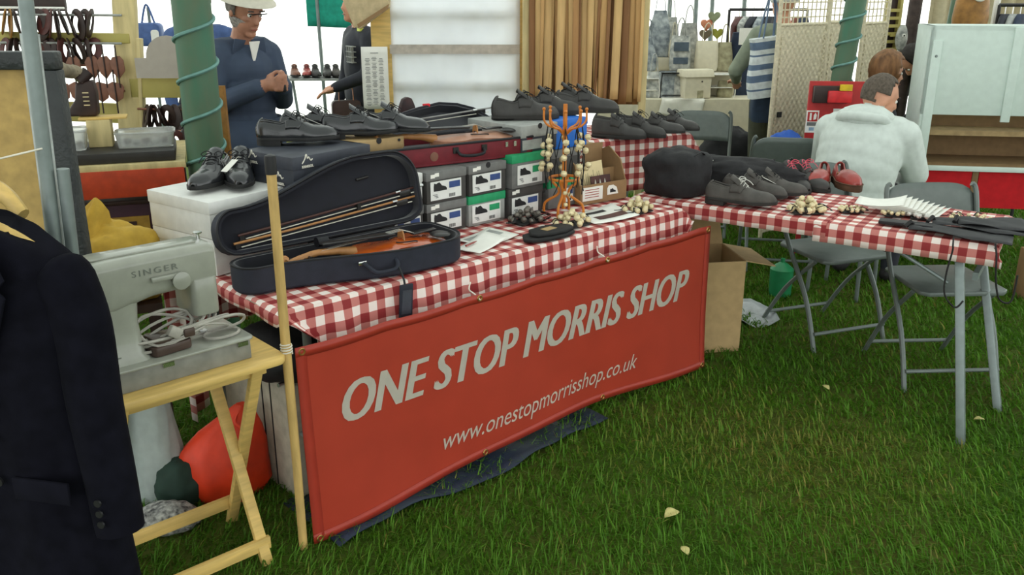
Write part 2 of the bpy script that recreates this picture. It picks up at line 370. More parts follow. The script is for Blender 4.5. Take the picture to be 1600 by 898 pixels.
# leaf on the grass and groundsheet under the banner
p = at(1050, 806, .02)
g = G(); g.grid(8, 4, lambda a, b: ((a - .5) * .06, (b - .5) * .045 * math.sin(PI * min(.97, a + .03)), .014 * math.sin(a * 3) + .012 * abs(b - .5)))
tag(g.build('fallen_leaf', mat('dry_leaf', (196, 186, 120), r=.7), None, solid=.001, loc=p, rz=.5), 'pale curled leaf lying on the worn grass', 'leaf')
for q, lb in (((1290, 605), 'tiny dry leaf on the grass in front of the gingham table'), ((1530, 655), 'tiny dry leaf on the grass beside the square steel table leg'), ((1070, 860), 'tiny dry leaf on the grass near the larger curled leaf')):
    p = at(*q, .02)
    g = G(); g.grid(6, 3, lambda a, b: ((a - .5) * .045, (b - .5) * .028 * math.sin(PI * min(.97, a + .03)), .008 * math.sin(a * 3)))
    tag(g.build('fallen_leaf', MATS['dry_leaf'], None, solid=.001, loc=p, rz=q[0]), lb, 'leaf')
g = G(); g.grid(30, 8, lambda a, b: (-.02 + 1.25 * a, -.19 + .35 * b + .02 * math.sin(a * 9), .014 + .018 * (1 - b) * abs(math.sin(a * 7)) + .006 * math.sin(a * 31 + b * 5)), X=Tm(0, 0))
tag(g.build('groundsheet', mat('teal_groundsheet', (30, 44, 46), r=.6, n=.2, col2=(28, 38, 62), ns=3), None, solid=.003), 'dark teal and blue plastic groundsheet under the banner edge', 'groundsheet')
# ================================================================== SHOES
def interp(tab, t):
    for (a, x), (b, y) in zip(tab, tab[1:]):
        if t <= b:
            k = (t - a) / (b - a); k = k * k * (3 - 2 * k) * .5 + k * .5; return x + (y - x) * k
    return tab[-1][1]
SW = [(0, .014), (.03, .026), (.1, .033), (.3, .033), (.45, .037), (.62, .047), (.72, .048), (.85, .041), (.94, .027), (1, .007)]
SHH = {'derby': [(0, .082), (.1, .088), (.3, .076), (.42, .088), (.5, .088), (.6, .068), (.7, .056), (.85, .051), (.94, .042), (1, .022)],
       'trainer': [(0, .098), (.1, .1), (.3, .082), (.42, .1), (.5, .098), (.6, .076), (.7, .062), (.85, .055), (.94, .046), (1, .026)],
       'boot': [(0, .125), (.1, .128), (.3, .12), (.42, .125), (.5, .112), (.6, .08), (.7, .062), (.85, .055), (.94, .046), (1, .026)],
       'clog': [(0, .085), (.1, .1), (.3, .06), (.42, .062), (.5, .078), (.6, .085), (.7, .084), (.85, .076), (.94, .062), (1, .036)]}
SHOE_CACHE = {}
def shoe_meshes(style, side, Ln=.29):
    k = (style, side)
    if k in SHOE_CACHE: return SHOE_CACHE[k]
    zs = .026 if style == 'clog' else .014
    H = SHH[style]; out = []
    cy = lambda t: side * (.010 * math.sin(PI * t) - .012 * max(0, t - .6) / .4)
    NS, NA = 30, 18
    def up(a, b):
        t = a; w_ = interp(SW, t); h = interp(H, t); g_ = PI * b
        c, s = math.cos(g_), math.sin(g_)
        lean = 1 - .30 * s * (1 if t < .5 else .6)
        e = .55 if t > .55 else .75
        y = w_ * math.copysign(abs(c) ** .7, c) * (1 if abs(c) > .999 else lean / (1 - 0 * s))
        x = t * Ln + (.016 * s * s * (1 - t / .16) - .006 * math.sin(PI * min(1, s)) if t < .16 else 0)
        return (x, cy(t) + y, zs * .6 + (h - zs * .6) * s ** e)
    lo, hi = (.03, .43) if style != 'clog' else (.05, .46)
    keep = lambda a, b: not (lo < a < hi and .30 < b < .70) and not (style == 'clog' and .52 < a < .60 and (.18 < b < .40 or .60 < b < .82))
    g = G(); g.grid(NS, NA, up, keep=keep); out.append(('upper', g, 0, dict(solid=.0045, smooth=50)))
    pl = [(t, interp(SW, t) + .004) for t in [i / 24 for i in range(25)]]
    poly = [(t * (Ln + .006) - .003, cy(t) - w_) for t, w_ in pl] + [(t * (Ln + .006) - .003, cy(t) + w_) for t, w_ in reversed(pl)]
    g = G(); g.prism(poly, .004 if style == 'derby' else 0, zs + .004)
    out.append(('sole', g, 1, dict(bevel=.002)))
    hp = [q for q in poly if q[0] < Ln * .3]
    g = G(); g.prism(hp, -.012 if style == 'derby' else 0, .008); out.append(('heel', g, 1, {}))
    g = G(); g.grid(12, 6, lambda a, b: (a * Ln * .9 + .012, cy(a * .9) + (b - .5) * 1.7 * interp(SW, a * .9 + .03), zs + .006)); out.append(('insole', g, 3, dict(solid=.003)))
    if style != 'clog':
        g = G(); tz = interp(H, .5)
        g.grid(8, 6, lambda a, b: ((.60 - .24 * a) * Ln, cy(.5) + (b - .5) * .05 * (1 + .15 * a), tz - .016 + .045 * a - .03 * (b - .5) ** 2 * 4 * .5 + (.0 if style != 'boot' else -.005)))
        out.append(('tongue', g, 0, dict(solid=.004)))
        g = G()
        for i, t in enumerate((.46, .50, .54, .58)):
            h = interp(H, t) + .004
            g.tube([(t * Ln, cy(t) - .024, h - .012), (t * Ln + .003, cy(t) - .01, h), (t * Ln + .003, cy(t) + .01, h), (t * Ln, cy(t) + .024, h - .012)], .0018, 5)
        c0 = V((.45 * Ln, cy(.45), interp(H, .45) + .008))
        for s in (-1, 1):
            g.tube(smooth_path([c0, c0 + V((.005, s * .02, .012)), c0 + V((.02, s * .036, .004)), c0 + V((.022, s * .02, -.004)), c0], 4), .0017, 5)
            g.tube(smooth_path([c0, c0 + V((.015, s * .012, .006)), c0 + V((.04, s * .028, -.006)), c0 + V((.055, s * .034, -.022))], 4), .0016, 5)
        out.append(('laces', g, 2, {}))
        for s in (-1, 1):     # quarter flap standing proud of the vamp
            g = G(); g.grid(10, 5, lambda a, b: tuple(V(up(.36 + .22 * a * (1 - .25 * b), .5 - s * (.16 + .22 * b))) + V((0, s * .003, .003))))
            out.append(('quarter', g, 0, dict(solid=.003)))
        g = G(); g.tube([up(lo + (hi - lo) * i / 12, .30) for i in range(13)], .0032, 6); g.tube([up(lo + (hi - lo) * i / 12, .70) for i in range(13)], .0032, 6)
        g.tube([up(lo, .30 + .4 * i / 6) for i in range(7)], .0035, 6); out.append(('collar', g, 0, {}))
    else:
        g = G(); g.tube([up(.40, .14 + .72 * i / 12) for i in range(13)], [.006] * 13, 6, flat=.4); out.append(('strap', g, 0, {}))
        g = G(); g.box((.40 * Ln, side * .034, .052), (.016, .006, .016)); out.append(('buckle', g, 2, dict(bevel=.001)))
        g = G(); g.tube([up(.05 + .4 * i / 12, .30) for i in range(13)], .003, 6); g.tube([up(.05 + .4 * i / 12, .70) for i in range(13)], .003, 6); out.append(('collar', g, 0, {}))
        g = G(); g.tube([(t * (Ln + .008) - .003, cy(t) + s * (interp(SW, t) + .004), zs + .006) for s in (-1,) for t in [i / 20 for i in range(21)]] + [(t * (Ln + .008) - .003, cy(t) + (interp(SW, t) + .004), zs + .006) for t in [1 - i / 20 for i in range(21)]], .003, 5)
        out.append(('welt', g, 1, {}))
    SHOE_CACHE[k] = out; out2 = []
    for nm, g, mi, kw in out:
        o = g.build(nm, M_black, None, **kw); me = o.data; md = [(m.thickness) for m in o.modifiers]; bpy.data.objects.remove(o); out2.append((nm, me, mi, md))
    SHOE_CACHE[k] = out2; return out2
SHOE_ME = {}
def shoe(label, style, side, loc, rz, mats, group=None, scale=1.0, tilt=0, cat='shoe', tagc=None):
    t = thing('clog_shoe' if style == 'clog' else 'lace_up_shoe', label, cat, loc, rz, group); t.scale = (scale,) * 3; t.rotation_euler = (0, tilt, rz)
    if style == 'derby': t.location.z += .012 * scale
    for nm, me, mi, md in shoe_meshes(style, side):
        key = (me.name, mats[mi].name)
        if key not in SHOE_ME:
            m2 = me.copy(); m2.materials.clear(); m2.materials.append(mats[mi]); SHOE_ME[key] = m2
        o = bpy.data.objects.new(nm, SHOE_ME[key]); C.objects.link(o); o.parent = t
        for th in md: q = o.modifiers.new('solid', 'SOLIDIFY'); q.thickness = th; q.offset = 0
    if tagc:
        a = V((.16, 0, .085)); g = G(); X = M.Translation(a + V((.01, .02 * tagc, -.005))) @ M.Rotation(.5 * tagc, 4, 'Z') @ M.Rotation(.45, 4, 'Y')
        g.box((.035, 0, 0), (.07, .026, .001), X=X); o = g.build('price_tag', M_paper, t)
        G().tube([a, a + V((.01, .01 * tagc, .004)), X @ V((0, 0, 0))], .0008, 4).build('tag_string', M_cord, o)
    return t
M_paper = mat('white_paper', (238, 236, 228), r=.7, n=.02)
M_blk = mat('polished_black_leather', (34, 35, 38), r=.24, n=.1, b=.04, bs=200, spec=.6, coat=.25)
M_sole = mat('black_rubber_sole', (24, 24, 24), r=.6)
M_lace = mat('black_lace', (26, 26, 28), r=.8)
M_lin = mat('shoe_lining', (62, 56, 50), r=.8)
M_mat = mat('matt_black_leather', (60, 58, 56), r=.55, b=.05, bs=160)
M_mats = mat('matt_sole', (44, 42, 40), r=.8)
M_grey = mat('charcoal_suede', (78, 74, 70), r=.7, b=.06, bs=220, n=.15)
M_wlace = mat('pale_lace', (206, 204, 196), r=.8)
M_place = mat('pink_ribbon_lace', (214, 84, 104), r=.6)
M_red = mat('cherry_red_leather', (150, 58, 52), r=.32, n=.18, ns=12, coat=.3)
M_redsole = mat('brown_crepe_sole', (92, 66, 48), r=.7)
BLK = (M_blk, M_sole, M_lace, M_lin); MTT = (M_mat, M_mats, M_lace, M_lin); GRY = (M_grey, M_mats, M_wlace, M_lin)
def UA(deg): return UANG + R(deg)
def on(x, y, z): return at(x, y, z)
# pair on the white box, toes towards us
shoe('polished black lace-up shoe on the white box, beside the green pole', 'derby', 1, at(316, 303, .996) + V((0, .27, 0)), R(-92), BLK, 'black pair on the white box')
shoe('polished black lace-up shoe on the white box, by the dark blue shoe box', 'derby', -1, at(373, 300, .996) + V((-.03, .27, 0)), R(-84), BLK, 'black pair on the white box', tagc=-1)
# two pairs on the dark blue and kraft boxes, toes pointing along the table
ZK = 1.104
shoe('shiny black shoe with price tag on the dark blue shoe box, the outer one', 'derby', -1, at(404, 226, ZK), R(8), BLK, 'black shoes on the dark blue box', tagc=1)
shoe('shiny black shoe on the dark blue box, behind its tagged partner', 'derby', 1, at(440, 216, ZK), R(6), BLK, 'black shoes on the dark blue box')
shoe('shiny black shoe with untied lace at the edge of the dark blue shoe box', 'derby', -1, at(505, 216, ZK), R(10), BLK, 'black shoes on the kraft box', tagc=1)
shoe('shiny pointed black shoe on the kraft box by the maroon violin case', 'derby', 1, at(530, 212, ZK) + V((.06, .02, 0)), R(2), BLK, 'black shoes on the kraft box')
# trainers on the grey box
ZG = 1.115
for i, (x, y, rz, sd_, tg, lb) in enumerate(((770, 187, 12, -1, None, 'charcoal trainer on the grey shoe box, outermost of the row'), (806, 180, 10, 1, 1, 'charcoal trainer with white tag, second in the row on the grey box'), (842, 172, 8, -1, None, 'charcoal trainer in the row on the grey box, by the leather strips'), (866, 176, 6, 1, 1, 'charcoal trainer with white tag beside the blue box'))):
    shoe(lb, 'trainer', sd_, at(x, y, ZG), R(rz), MTT, 'trainers on the grey box', tagc=tg)
# four on the tall back table
for i, (x, y, rz, sd_, st_, lb) in enumerate(((926, 213, -18, -1, 'boot', 'grey-black ankle boot on the tall back table beside the blue box'), (958, 211, -16, 1, 'boot', 'grey-black boot on the back table, behind the ankle boot by the blue box'), (988, 208, -20, -1, 'derby', 'grey-black lace-up shoe, third along the gingham back table'), (1014, 203, -24, 1, 'derby', 'grey-black lace-up shoe at the free end of the back table'))):
    shoe(lb, st_, sd_, at(x, y, .874), R(rz), MTT, 'shoes on the tall back table')
# on the second table
Z2 = .748
shoe('charcoal suede shoe with white laces next to the black bag', 'derby', -1, at(1104, 315, Z2), R(-28), GRY, 'charcoal shoes on the gingham table', scale=1.04)
shoe('charcoal suede shoe partly behind its white-laced partner', 'derby', 1, at(1130, 303, Z2), R(-30), (M_grey, M_mats, M_lace, M_lin), 'charcoal shoes on the gingham table', tagc=1)
shoe('charcoal lace-up shoe with black laces beside the pink-laced shoes', 'derby', -1, at(1160, 300, Z2), R(-30), (M_grey, M_mats, M_lace, M_lin), 'charcoal shoes on the gingham table')
BP = (M_mat, M_mats, M_place, M_lin)
shoe('black shoe tied with pink ribbon near the black bag', 'boot', 1, at(1200, 286, Z2), R(-62), BP, 'pink ribbon shoes', scale=.95)
shoe('black shoe tied with pink ribbon next to the red shoes', 'boot', -1, at(1229, 284, Z2), R(-66), BP, 'pink ribbon shoes', scale=.95)
RD = (M_red, M_redsole, M_brass, M_lin)
shoe('cherry red bar shoe with cut-outs, beside the pink-laced shoe', 'clog', 1, at(1286, 281, Z2), R(-118), RD, 'cherry red pair')
shoe('cherry red bar shoe with cut-outs, nearer the white papers', 'clog', -1, at(1308, 281, Z2), R(-94), RD, 'cherry red pair')
# ================================================================== SHOE BOXES
M_ink = mat('black_print', (32, 32, 34), r=.6); M_blue = mat('blue_print', (52, 74, 128), r=.6); M_wht = mat('white_card', (226, 226, 222), r=.6, n=.04)
M_bgrey = mat('grey_card', (112, 112, 110), r=.65); M_bdark = mat('dark_grey_card', (66, 64, 62), r=.65); M_green = mat('green_card', (36, 150, 98), r=.6); M_lgrey = mat('light_grey_card', (156, 158, 154), r=.65)
M_kraft = mat('kraft_card', (176, 148, 104), r=.8, n=.06); M_navy = mat('slate_blue_card', (60, 63, 72), r=.55); M_bluebox = mat('bright_blue_card', (28, 104, 196), r=.5)
SHP = [(0, 0), (.3, 0), (1.0, 0), (1.0, .12), (.9, .22), (.62, .32), (.45, .52), (.3, .5), (.2, .44), (.04, .5), (0, .3)]
def shoe_box(label, u, v, z, sz, body, lid, sticker=None, lidh=.034, rot=0, group='stacked shoe boxes', X=None, dots=False, finger=False, img=M_ink, patch=None):
    w_, d, h = sz; t = thing('shoe_box', label, 'box', group=group); t.matrix_world = X if X else Tm(u, v, z, R(rot))
    G().box((w_ / 2, d / 2, h / 2 - .002), (w_ - .006, d - .006, h - .005)).build('box_body', body, t, bevel=.002)
    l = G().box((w_ / 2, d / 2, h - lidh / 2), (w_, d, lidh)).build('lid', lid, t, bevel=.003)
    if sticker:
        sx, sy, sw, sh = sticker
        s = G().box((sx + sw / 2, -.0005, sy + sh / 2), (sw, .002, sh)).build('sticker', M_wht, t)
        k = sw * .42
        G().prism([(sx + sw * .1 + a * k, sy + sh * .48 + b * k) for a, b in SHP], -.0005, .001, X=FRONT @ M.Translation((0, 0, .0016))).build('shoe_picture', img, s)
        G().box((sx + sw * .78, -.002, sy + sh * .72), (sw * .36, .001, sh * .34)).build('printed_patch', patch or M_blue, s)
        g = G(); 
        for q in range(7): g.box((sx + sw * (.60 + .03 * q), -.002, sy + sh * .16), (sw * .014, .001, sh * .18))
        for q in range(3): g.box((sx + sw * (.14 + .03 * q), -.002, sy + sh * (.3 - .08 * q)), (sw * (.14 - .03 * q), .001, sh * .03))
        b = g.build('barcode', M_ink, s); b['kind'] = 'stuff'
    if dots:
        for q in range(2): G().box((.03 + .02 * q, -.0008, h - lidh * .5 + .004 * q), (.02, .001, .014)).build('price_dot', M_paper, l)
    if finger: G().lathe([(.012, 0), (.012, .001)], 14, X=M.Translation((w_ / 2, -.001, h - .006)) @ M.Rotation(PI / 2, 4, 'X')).build('finger_hole', M_ink, l)
    return t
S = (.198, .31, .122)
Z0 = .744
st1 = (.018, .012, .15, .072)
shoe_box('dark grey shoe box on the cloth, tucked behind the open violin case lid', .375, .40, Z0, S, M_bdark, M_bgrey)
shoe_box('white-lidded grey box, upper of the stack behind the violin case lid', .375, .40, Z0 + .123, S, M_bgrey, M_wht)
shoe_box('dark grey shoe box below the all-white shoe box', .578, .385, Z0, S, M_bdark, M_bgrey, (.06, .012, .12, .072), img=M_blue)
shoe_box('all-white shoe box with small dark label, beside the violin case lid', .578, .385, Z0 + .123, S, M_wht, M_wht, (.09, .03, .09, .045), patch=M_ink)
shoe_box('dark grey shoe box with picture label, standing on the cloth by the white box stack', .782, .375, Z0, S, M_bdark, M_bgrey, st1, dots=True)
shoe_box('dark grey shoe box with picture label, directly under the maroon violin case', .78, .37, Z0 + .123, S, M_bdark, M_bgrey, st1, dots=True)
shoe_box('pale grey shoe box with green lid standing on the gingham cloth', .985, .37, Z0, S, M_lgrey, M_green, st1, patch=M_green)
shoe_box('dark grey shoe box with picture label on the green-lidded box', .985, .365, Z0 + .123, S, M_bdark, M_bgrey, st1, dots=True, finger=True)
shoe_box('blackish shoe box with picture label under the upper green-lidded box', 1.19, .36, Z0, S, M_bdark, M_bdark, st1, dots=True)
shoe_box('grey shoe box with green lid, in the middle of the three-box stack', 1.20, .35, Z0 + .123, (.22, .31, .138), M_bgrey, M_green, (.03, .014, .14, .08), patch=M_green)
shoe_box('slate grey shoe box with pale lid flap under the trainers', 1.27, .37, Z0 + .262, (.21, .34, .108), M_navy, M_lgrey, None, lidh=.05, finger=True)
G().box((.06, -.001, .03), (.11, .002, .04)).build('sticker', M_lgrey, bpy.data.objects['shoe_box.010'])
shoe_box('grey shoe box with green lid behind the orange bell stand', 1.42, .36, Z0, (.18, .31, .125), M_bgrey, M_green, (.09, .02, .06, .06), img=M_red)
shoe_box('dark shoe box behind the bell stand, on the green-lidded box', 1.44, .38, Z0 + .126, (.2, .31, .12), M_bdark, M_bgrey)
shoe_box('bright blue box beside the trainers', 1.49, .39, Z0 + .247, (.20, .31, .122), M_bluebox, M_bluebox, lidh=.03)
shoe_box('kraft cardboard box beside the bright blue box', 1.70, .52, Z0, (.2, .24, .215), M_kraft, M_kraft, lidh=.02)
# white boxes, slate-blue box and kraft box at the near end
XW = M.Translation(at(331, 318, .995) + V((0, 0, -.125))) @ M.Rotation(R(54), 4, 'Z') @ M.Translation((0, .02, 0))
t = shoe_box('large white lidded box carrying the black shoes', 0, 0, 0, (.40, .34, .125), M_wht, M_wht, lidh=.042, X=XW @ M.Translation((0, 0, 0)), group='boxes at the near end')
t = shoe_box('large white box underneath the other white box', 0, 0, 0, (.40, .34, .125), M_wht, M_wht, lidh=.042, X=XW @ M.Translation((0.005, .0, -.126)), group='boxes at the near end')
XK = M.Translation(at(460, 296, .995)) @ M.Rotation(R(52), 4, 'Z')
kb = shoe_box('slate-blue shoe box with white lettering and arch logos', 0, 0, 0, (.36, .27, .108), M_navy, M_navy, lidh=.046, X=XK, group='boxes at the near end')
def logo(parent, X, s=1.0):
    g = G(); g.tube(smooth_path([(0, .004, 0), (.012, .018, 0), (.02, .034, 0), (.024, .02, 0), (.03, .024, 0), (.038, .012, 0), (.046, .016, 0)], 5), .0022, 5, X=X @ M.Scale(s, 4)); o = g.build('logo_arch', M_let, parent)
    text('logo_lettering', 'KANGOL', .013, M_let, parent, X @ M.Scale(s, 4) @ M.Translation((-.001, -.012, 0)), bold=.0008, fit=(.05, .0095))
    return o
logo(kb, M.Translation((.04, -.0012, .078)) @ FRONT); logo(kb, M.Translation((.16, -.0012, .022)) @ FRONT)
LEFT = fm((-.0012, 0, 0), (0, -1, 0), (0, 0, 1))
logo(kb, M.Translation((0, .24, .078)) @ LEFT); logo(kb, M.Translation((0, .1, .018)) @ LEFT)
shoe_box('kraft shoe box with white label beside the slate-blue box', 0, 0, 0, (.24, .26, .108), M_kraft, M_kraft, (.01, .004, .12, .04), lidh=.045, X=M.Translation(at(553, 268, .995)) @ M.Rotation(R(44), 4, 'Z'), group='boxes at the near end', finger=True)
# ================================================================== VIOLIN CASES
M_plush = mat('navy_plush', (15, 16, 28), r=.9, sheen=.3, n=.15); M_case = mat('dark_blue_case_cloth', (35, 38, 50), r=.75, b=.08, bs=400); M_zip = mat('black_piping', (20, 20, 26), r=.5)
M_viol = mat('orange_violin_varnish', (196, 92, 28), r=.22, n=.2, ns=10, coat=.6, col2=(150, 54, 14)); M_vbrown = mat('pale_brown_violin', (176, 128, 104), r=.35, n=.1); M_ebony = mat('ebony', (40, 38, 38), r=.3); M_maple = mat('maple', (168, 118, 70), r=.4)
M_chrome = mat('bright_metal', (210, 210, 210), r=.2, metal=1, n=0); M_string = mat('steel_string', (180, 178, 170), r=.3, metal=.6, n=0); M_maroon = mat('maroon_case_cloth', (112, 24, 36), r=.6, b=.05, bs=300)
def case_outline(Ln, w0, w1, inset=0, n=10, straight=True):
    y = lambda x: w0 + (w1 - w0) * (lambda k: k * k * (3 - 2 * k))(min(1, max(0, (x - .08) / (Ln * .62))))
    pts = []
    r0, r1 = w0 * .45, w1 * .42
    # back edge y=0 from x=0..Ln, front edge y=-y(x)
    for a, b in arc((Ln - r1 * .8, -r1 * .5), r1 * .5, 90, 0, 4): pts.append((Ln - r1 * .8 + (a - (Ln - r1 * .8)) * 1.6, b))
    for i in range(n + 1):
        a = R(0 - 90 * i / n); pts.append((Ln - r1 + r1 * math.cos(a), -w1 + r1 + r1 * math.sin(a)))
    for i in range(1, 12):
        x = Ln - r1 - (Ln - r1 - r0) * i / 12; pts.append((x, -y(x)))
    for i in range(n + 1):
        a = R(270 - 90 * i / n); pts.append((r0 + r0 * math.cos(a), -w0 + r0 + r0 * math.sin(a)))
    for i in range(5):
        a = R(180 - 90 * i / 4); pts.append((r0 + r0 * math.cos(a), -r0 * .9 + r0 * .9 * math.sin(a)))
    if inset:
        cx, cy = Ln / 2, -(w0 + w1) / 4; out = []
        k = len(pts)
        for i, p in enumerate(pts):
            tx, ty = pts[(i + 1) % k][0] - pts[i - 1][0], pts[(i + 1) % k][1] - pts[i - 1][1]; l = math.hypot(tx, ty) or 1
            out.append((p[0] - inset * -ty / l * -1 * -1, p[1] - inset * tx / l)) if False else out.append((p[0] + inset * (ty / l), p[1] - inset * (tx / l)))
        return out
    return pts
def shell(Ln, w0, w1, h, wall=.014, floor=.012):
    o = case_outline(Ln, w0, w1); i1 = case_outline(Ln, w0, w1, wall); ib = case_outline(Ln, w0, w1, .01)
    ob = case_outline(Ln, w0, w1, .006)
    g = G(); g.loft([[(x, y, 0) for x, y in ob], [(x, y, .008) for x, y in o], [(x, y, h) for x, y in o]], mi=0, cap=False)
    n = len(o); g.add([(x, y, 0) for x, y in ob], [tuple(reversed(range(n)))], 0)
    g.loft([[(x, y, h) for x, y in o], [(x, y, h) for x, y in i1], [(x, y, floor) for x, y in i1]], mi=1, cap=False)
    g.add([(x, y, floor) for x, y in i1], [tuple(range(n))], 1)
    rim = G(); rim.tube([(x, y, h) for x, y in case_outline(Ln, w0, w1, .003)], .0045, 6, closed=True)
    return g, rim
def violin_body(L=.356, z0=0):
    hw = lambda t: interp([(0, .03), (.04, .07), (.12, .097), (.25, .103), (.38, .078), (.46, .057), (.54, .056), (.62, .07), (.7, .082), (.82, .082), (.93, .062), (.98, .03), (1, .012)], t)
    g = G(); ts = [i / 36 for i in range(37)]
    def ring(t):
        w_ = hw(t); x = t * L; pts = []
        for k in range(-8, 9): s = k / 8; pts.append((x, s * w_, z0 + .034 + .014 * (1 - s * s) * math.sin(PI * min(1, max(0, t))) ** .5))
        for k in range(8, -9, -1): s = k / 8; pts.append((x, s * w_ * .985, z0))
        return pts
    g.loft([ring(t) for t in ts]); return g
def violin(label, X, body_m, detail=True):
    t = thing('violin', label, 'violin'); t.matrix_world = X
    violin_body().build('violin_body', body_m, t, smooth=35)
    g = G(); g.prism([(.19, -.021), (.19, .021), (.46, .012), (.46, -.012)], 0, .007, X=M.Translation((0, 0, .052)) @ M.Rotation(-.035, 4, 'Y') @ M.Translation((0, 0, .012))); g.build('fingerboard', M_ebony, t, bevel=.002)
    G().tube([(.34, 0, .036), (.40, 0, .05), (.47, 0, .058), (.50, 0, .056)], [.02, .013, .011, .012], 10).build('neck', M_maple, t)
    sc = G(); sc.tube(smooth_path([(.495, 0, .056), (.545, 0, .048), (.58, 0, .04), (.598, 0, .048), (.592, 0, .06), (.582, 0, .053)], 5), [.012] * 14 + [.011] * 12, 8); s = sc.build('scroll', M_maple, t)
    for q in range(4): G().tube([(.51 + .015 * q, -.03 * (1 if q % 2 else -1), .052 - .003 * q), (.51 + .015 * q, .03 * (1 if q % 2 else -1) * .6, .052 - .003 * q)], [.006, .003], 8).build('peg', M_ebony, t)
    G().prism([(-.021, 0), (-.018, .02), (-.01, .034), (.01, .034), (.018, .02), (.021, 0), (.008, .008), (-.008, .008)], -.0025, .0025, X=fm((.155, 0, .047), (0, 1, 0), (0, 0, 1))).build('bridge', M_maple, t)
    G().prism([(.012, -.009), (.012, .009), (.115, .02), (.115, -.02)], .058, .064).build('tailpiece', M_ebony, t, bevel=.002)
    G().sph((.03, .055, .056), (.035, .04, .009), 14, 8).build('chin_rest', M_ebony, t)
    for q in range(4):
        y = (q - 1.5); G().tube([(.11, y * .009, .064), (.155, y * .0085, .081), (.49, y * .005, .062)], .0008, 4).build('string', M_string, t)
    for s_ in (-1, 1): G().tube(smooth_path([(.12, s_ * .05, .045), (.13, s_ * .045, .0465), (.16, s_ * .04, .047), (.185, s_ * .03, .0475), (.19, s_ * .024, .048)], 4), .0022, 5).build('sound_hole', M_ink, t)
    return t
def bow(label, X, stick_m):
    t = thing('violin_bow', label, 'bow'); t.matrix_world = X
    G().tube(smooth_path([(0, 0, .0), (.2, 0, -.006), (.45, 0, -.003), (.68, 0, .004), (.73, 0, .004)], 4), [.0045] * 4 + [.004] * 13, 6).build('bow_stick', stick_m, t)
    G().box((.365, .016, .001), (.68, .002, .006)).build('bow_hair', M_cord, t)
    G().box((.66, .01, .002), (.05, .02, .01)).build('frog', M_ebony, t, bevel=.002); G().tube([(.73, 0, .004), (.745, 0, .004)], .0055, 8).build('bow_screw', M_chrome, t)
    G().box((.012, .008, 0), (.016, .018, .007)).build('bow_tip', M_ebony, t); G().tube([(.62, 0, .003), (.64, 0, .003)], .006, 8).build('silver_wrap', M_chrome, t)
    return t
# --- dark blue case in front
cx1 = Tm(-.07, .315, .746, R(-1.5))
c1 = thing('violin_case', 'open dark blue violin case with the orange violin on the gingham cloth', 'violin case'); c1.matrix_world = cx1
CL, W0, W1 = .79, .145, .275
g, rim = shell(CL, W0, W1, .085); b = g.build('lower_shell', [M_case, M_plush], c1, smooth=35); rim.build('piping', M_zip, b)
LID = M.Translation((0, .004, .092)) @ M.Rotation(R(-101), 4, 'X') @ M.Translation((0, 0, 0)) @ M.Rotation(PI, 4, 'X') @ M.Translation((0, 0, -.05)) @ M.Scale(1, 4)
# lid: outline mirrored so that it opens upwards, inside towards us
def lid_geo(h=.05, w0=.15, w1=.265):
    o = case_outline(CL, w0, w1); i1 = case_outline(CL, w0, w1, .016); n = len(o)
    lean = R(13); zu = V((0, math.sin(lean), math.cos(lean))); nf = V((0, -math.cos(lean), math.sin(lean)))
    P = lambda q, d: V((q[0], .012, .09)) + zu * (-q[1]) + nf * (d - h)
    g = G(); g.loft([[P(q, 0) for q in i1], [P(q, .008) for q in o], [P(q, h) for q in o]], mi=0, cap=False); g.add([P(q, 0) for q in i1], [tuple(range(n))], 0)
    g.loft([[P(q, h) for q in o], [P(q, h) for q in i1], [P(q, .012) for q in i1]], mi=1, cap=False); g.add([P(q, .012) for q in i1], [tuple(range(n))], 1)
    rim = G(); rim.tube([P(q, h) for q in case_outline(CL, w0, w1, .003)], .0045, 6, closed=True)
    return g, rim, P
g, rim, LP = lid_geo(); l = g.build('lid', [M_case, M_plush], c1, smooth=35); rim.build('piping', M_zip, l)
G().tube([LP((.55, -.18), .016), LP((.60, -.185), .016)], .005, 8).build('bow_holder', M_ebony, l)
G().box(LP((.53, -.085), .03), (.014, .02, .03)).build('bow_holder', M_ebony, l)
hx = .42; yf = -.232
g = G(); g.tube(smooth_path([(hx - .055, yf - .006, .06), (hx - .05, yf - .03, .05), (hx - .035, yf - .05, .035), (hx, yf - .054, .032), (hx + .035, yf - .056, .036), (hx + .05, yf - .045, .05), (hx + .055, yf - .018, .062)]), .0075, 8); hd = g.build('handle', M_case, c1)
for s in (-1, 1): G().box((hx + s * .06, yf - .006 - .012 * (s > 0), .062), (.03, .006, .012)).build('handle_plate', M_chrome, hd, bevel=.001)
# luggage tag hanging from the handle over the cloth edge
g = G(); g.box((0, 0, 0), (.052, .008, .115), X=M.Translation((hx + .03, -.345, -.06)) @ M.Rotation(R(4), 4, 'Y'))
tg = g.build('luggage_tag', M_case, c1, bevel=.004, seg=3); G().tube(smooth_path([(hx + .028, -.345, -.004), (hx + .03, -.338, .012), (hx + .04, -.31, .025), (hx + .046, yf - .05, .046)], 4), .004, 6).build('tag_strap', M_zip, tg); G().box((0, -.0045, 0), (.036, .001, .08), X=M.Translation((hx + .03, -.345, -.062)) @ M.Rotation(R(6), 4, 'Y')).build('tag_window', M_navy, tg)
violin('orange-brown violin lying in the dark blue case', cx1 @ M.Translation((.735, -.142, .034)) @ M.Rotation(R(178.5), 4, 'Z'), M_viol)
G().tube([LP((.30, -.012), .06) + V((0, -.06, -.0)), LP((.34, -.012), .06) + V((0, -.06, 0))], .018, 10).build('neck_strap', M_zip, c1)
bx = cx1 @ M(((1, 0, 0, .05), (0, 1, 0, 0), (0, 0, 1, 0), (0, 0, 0, 1)))
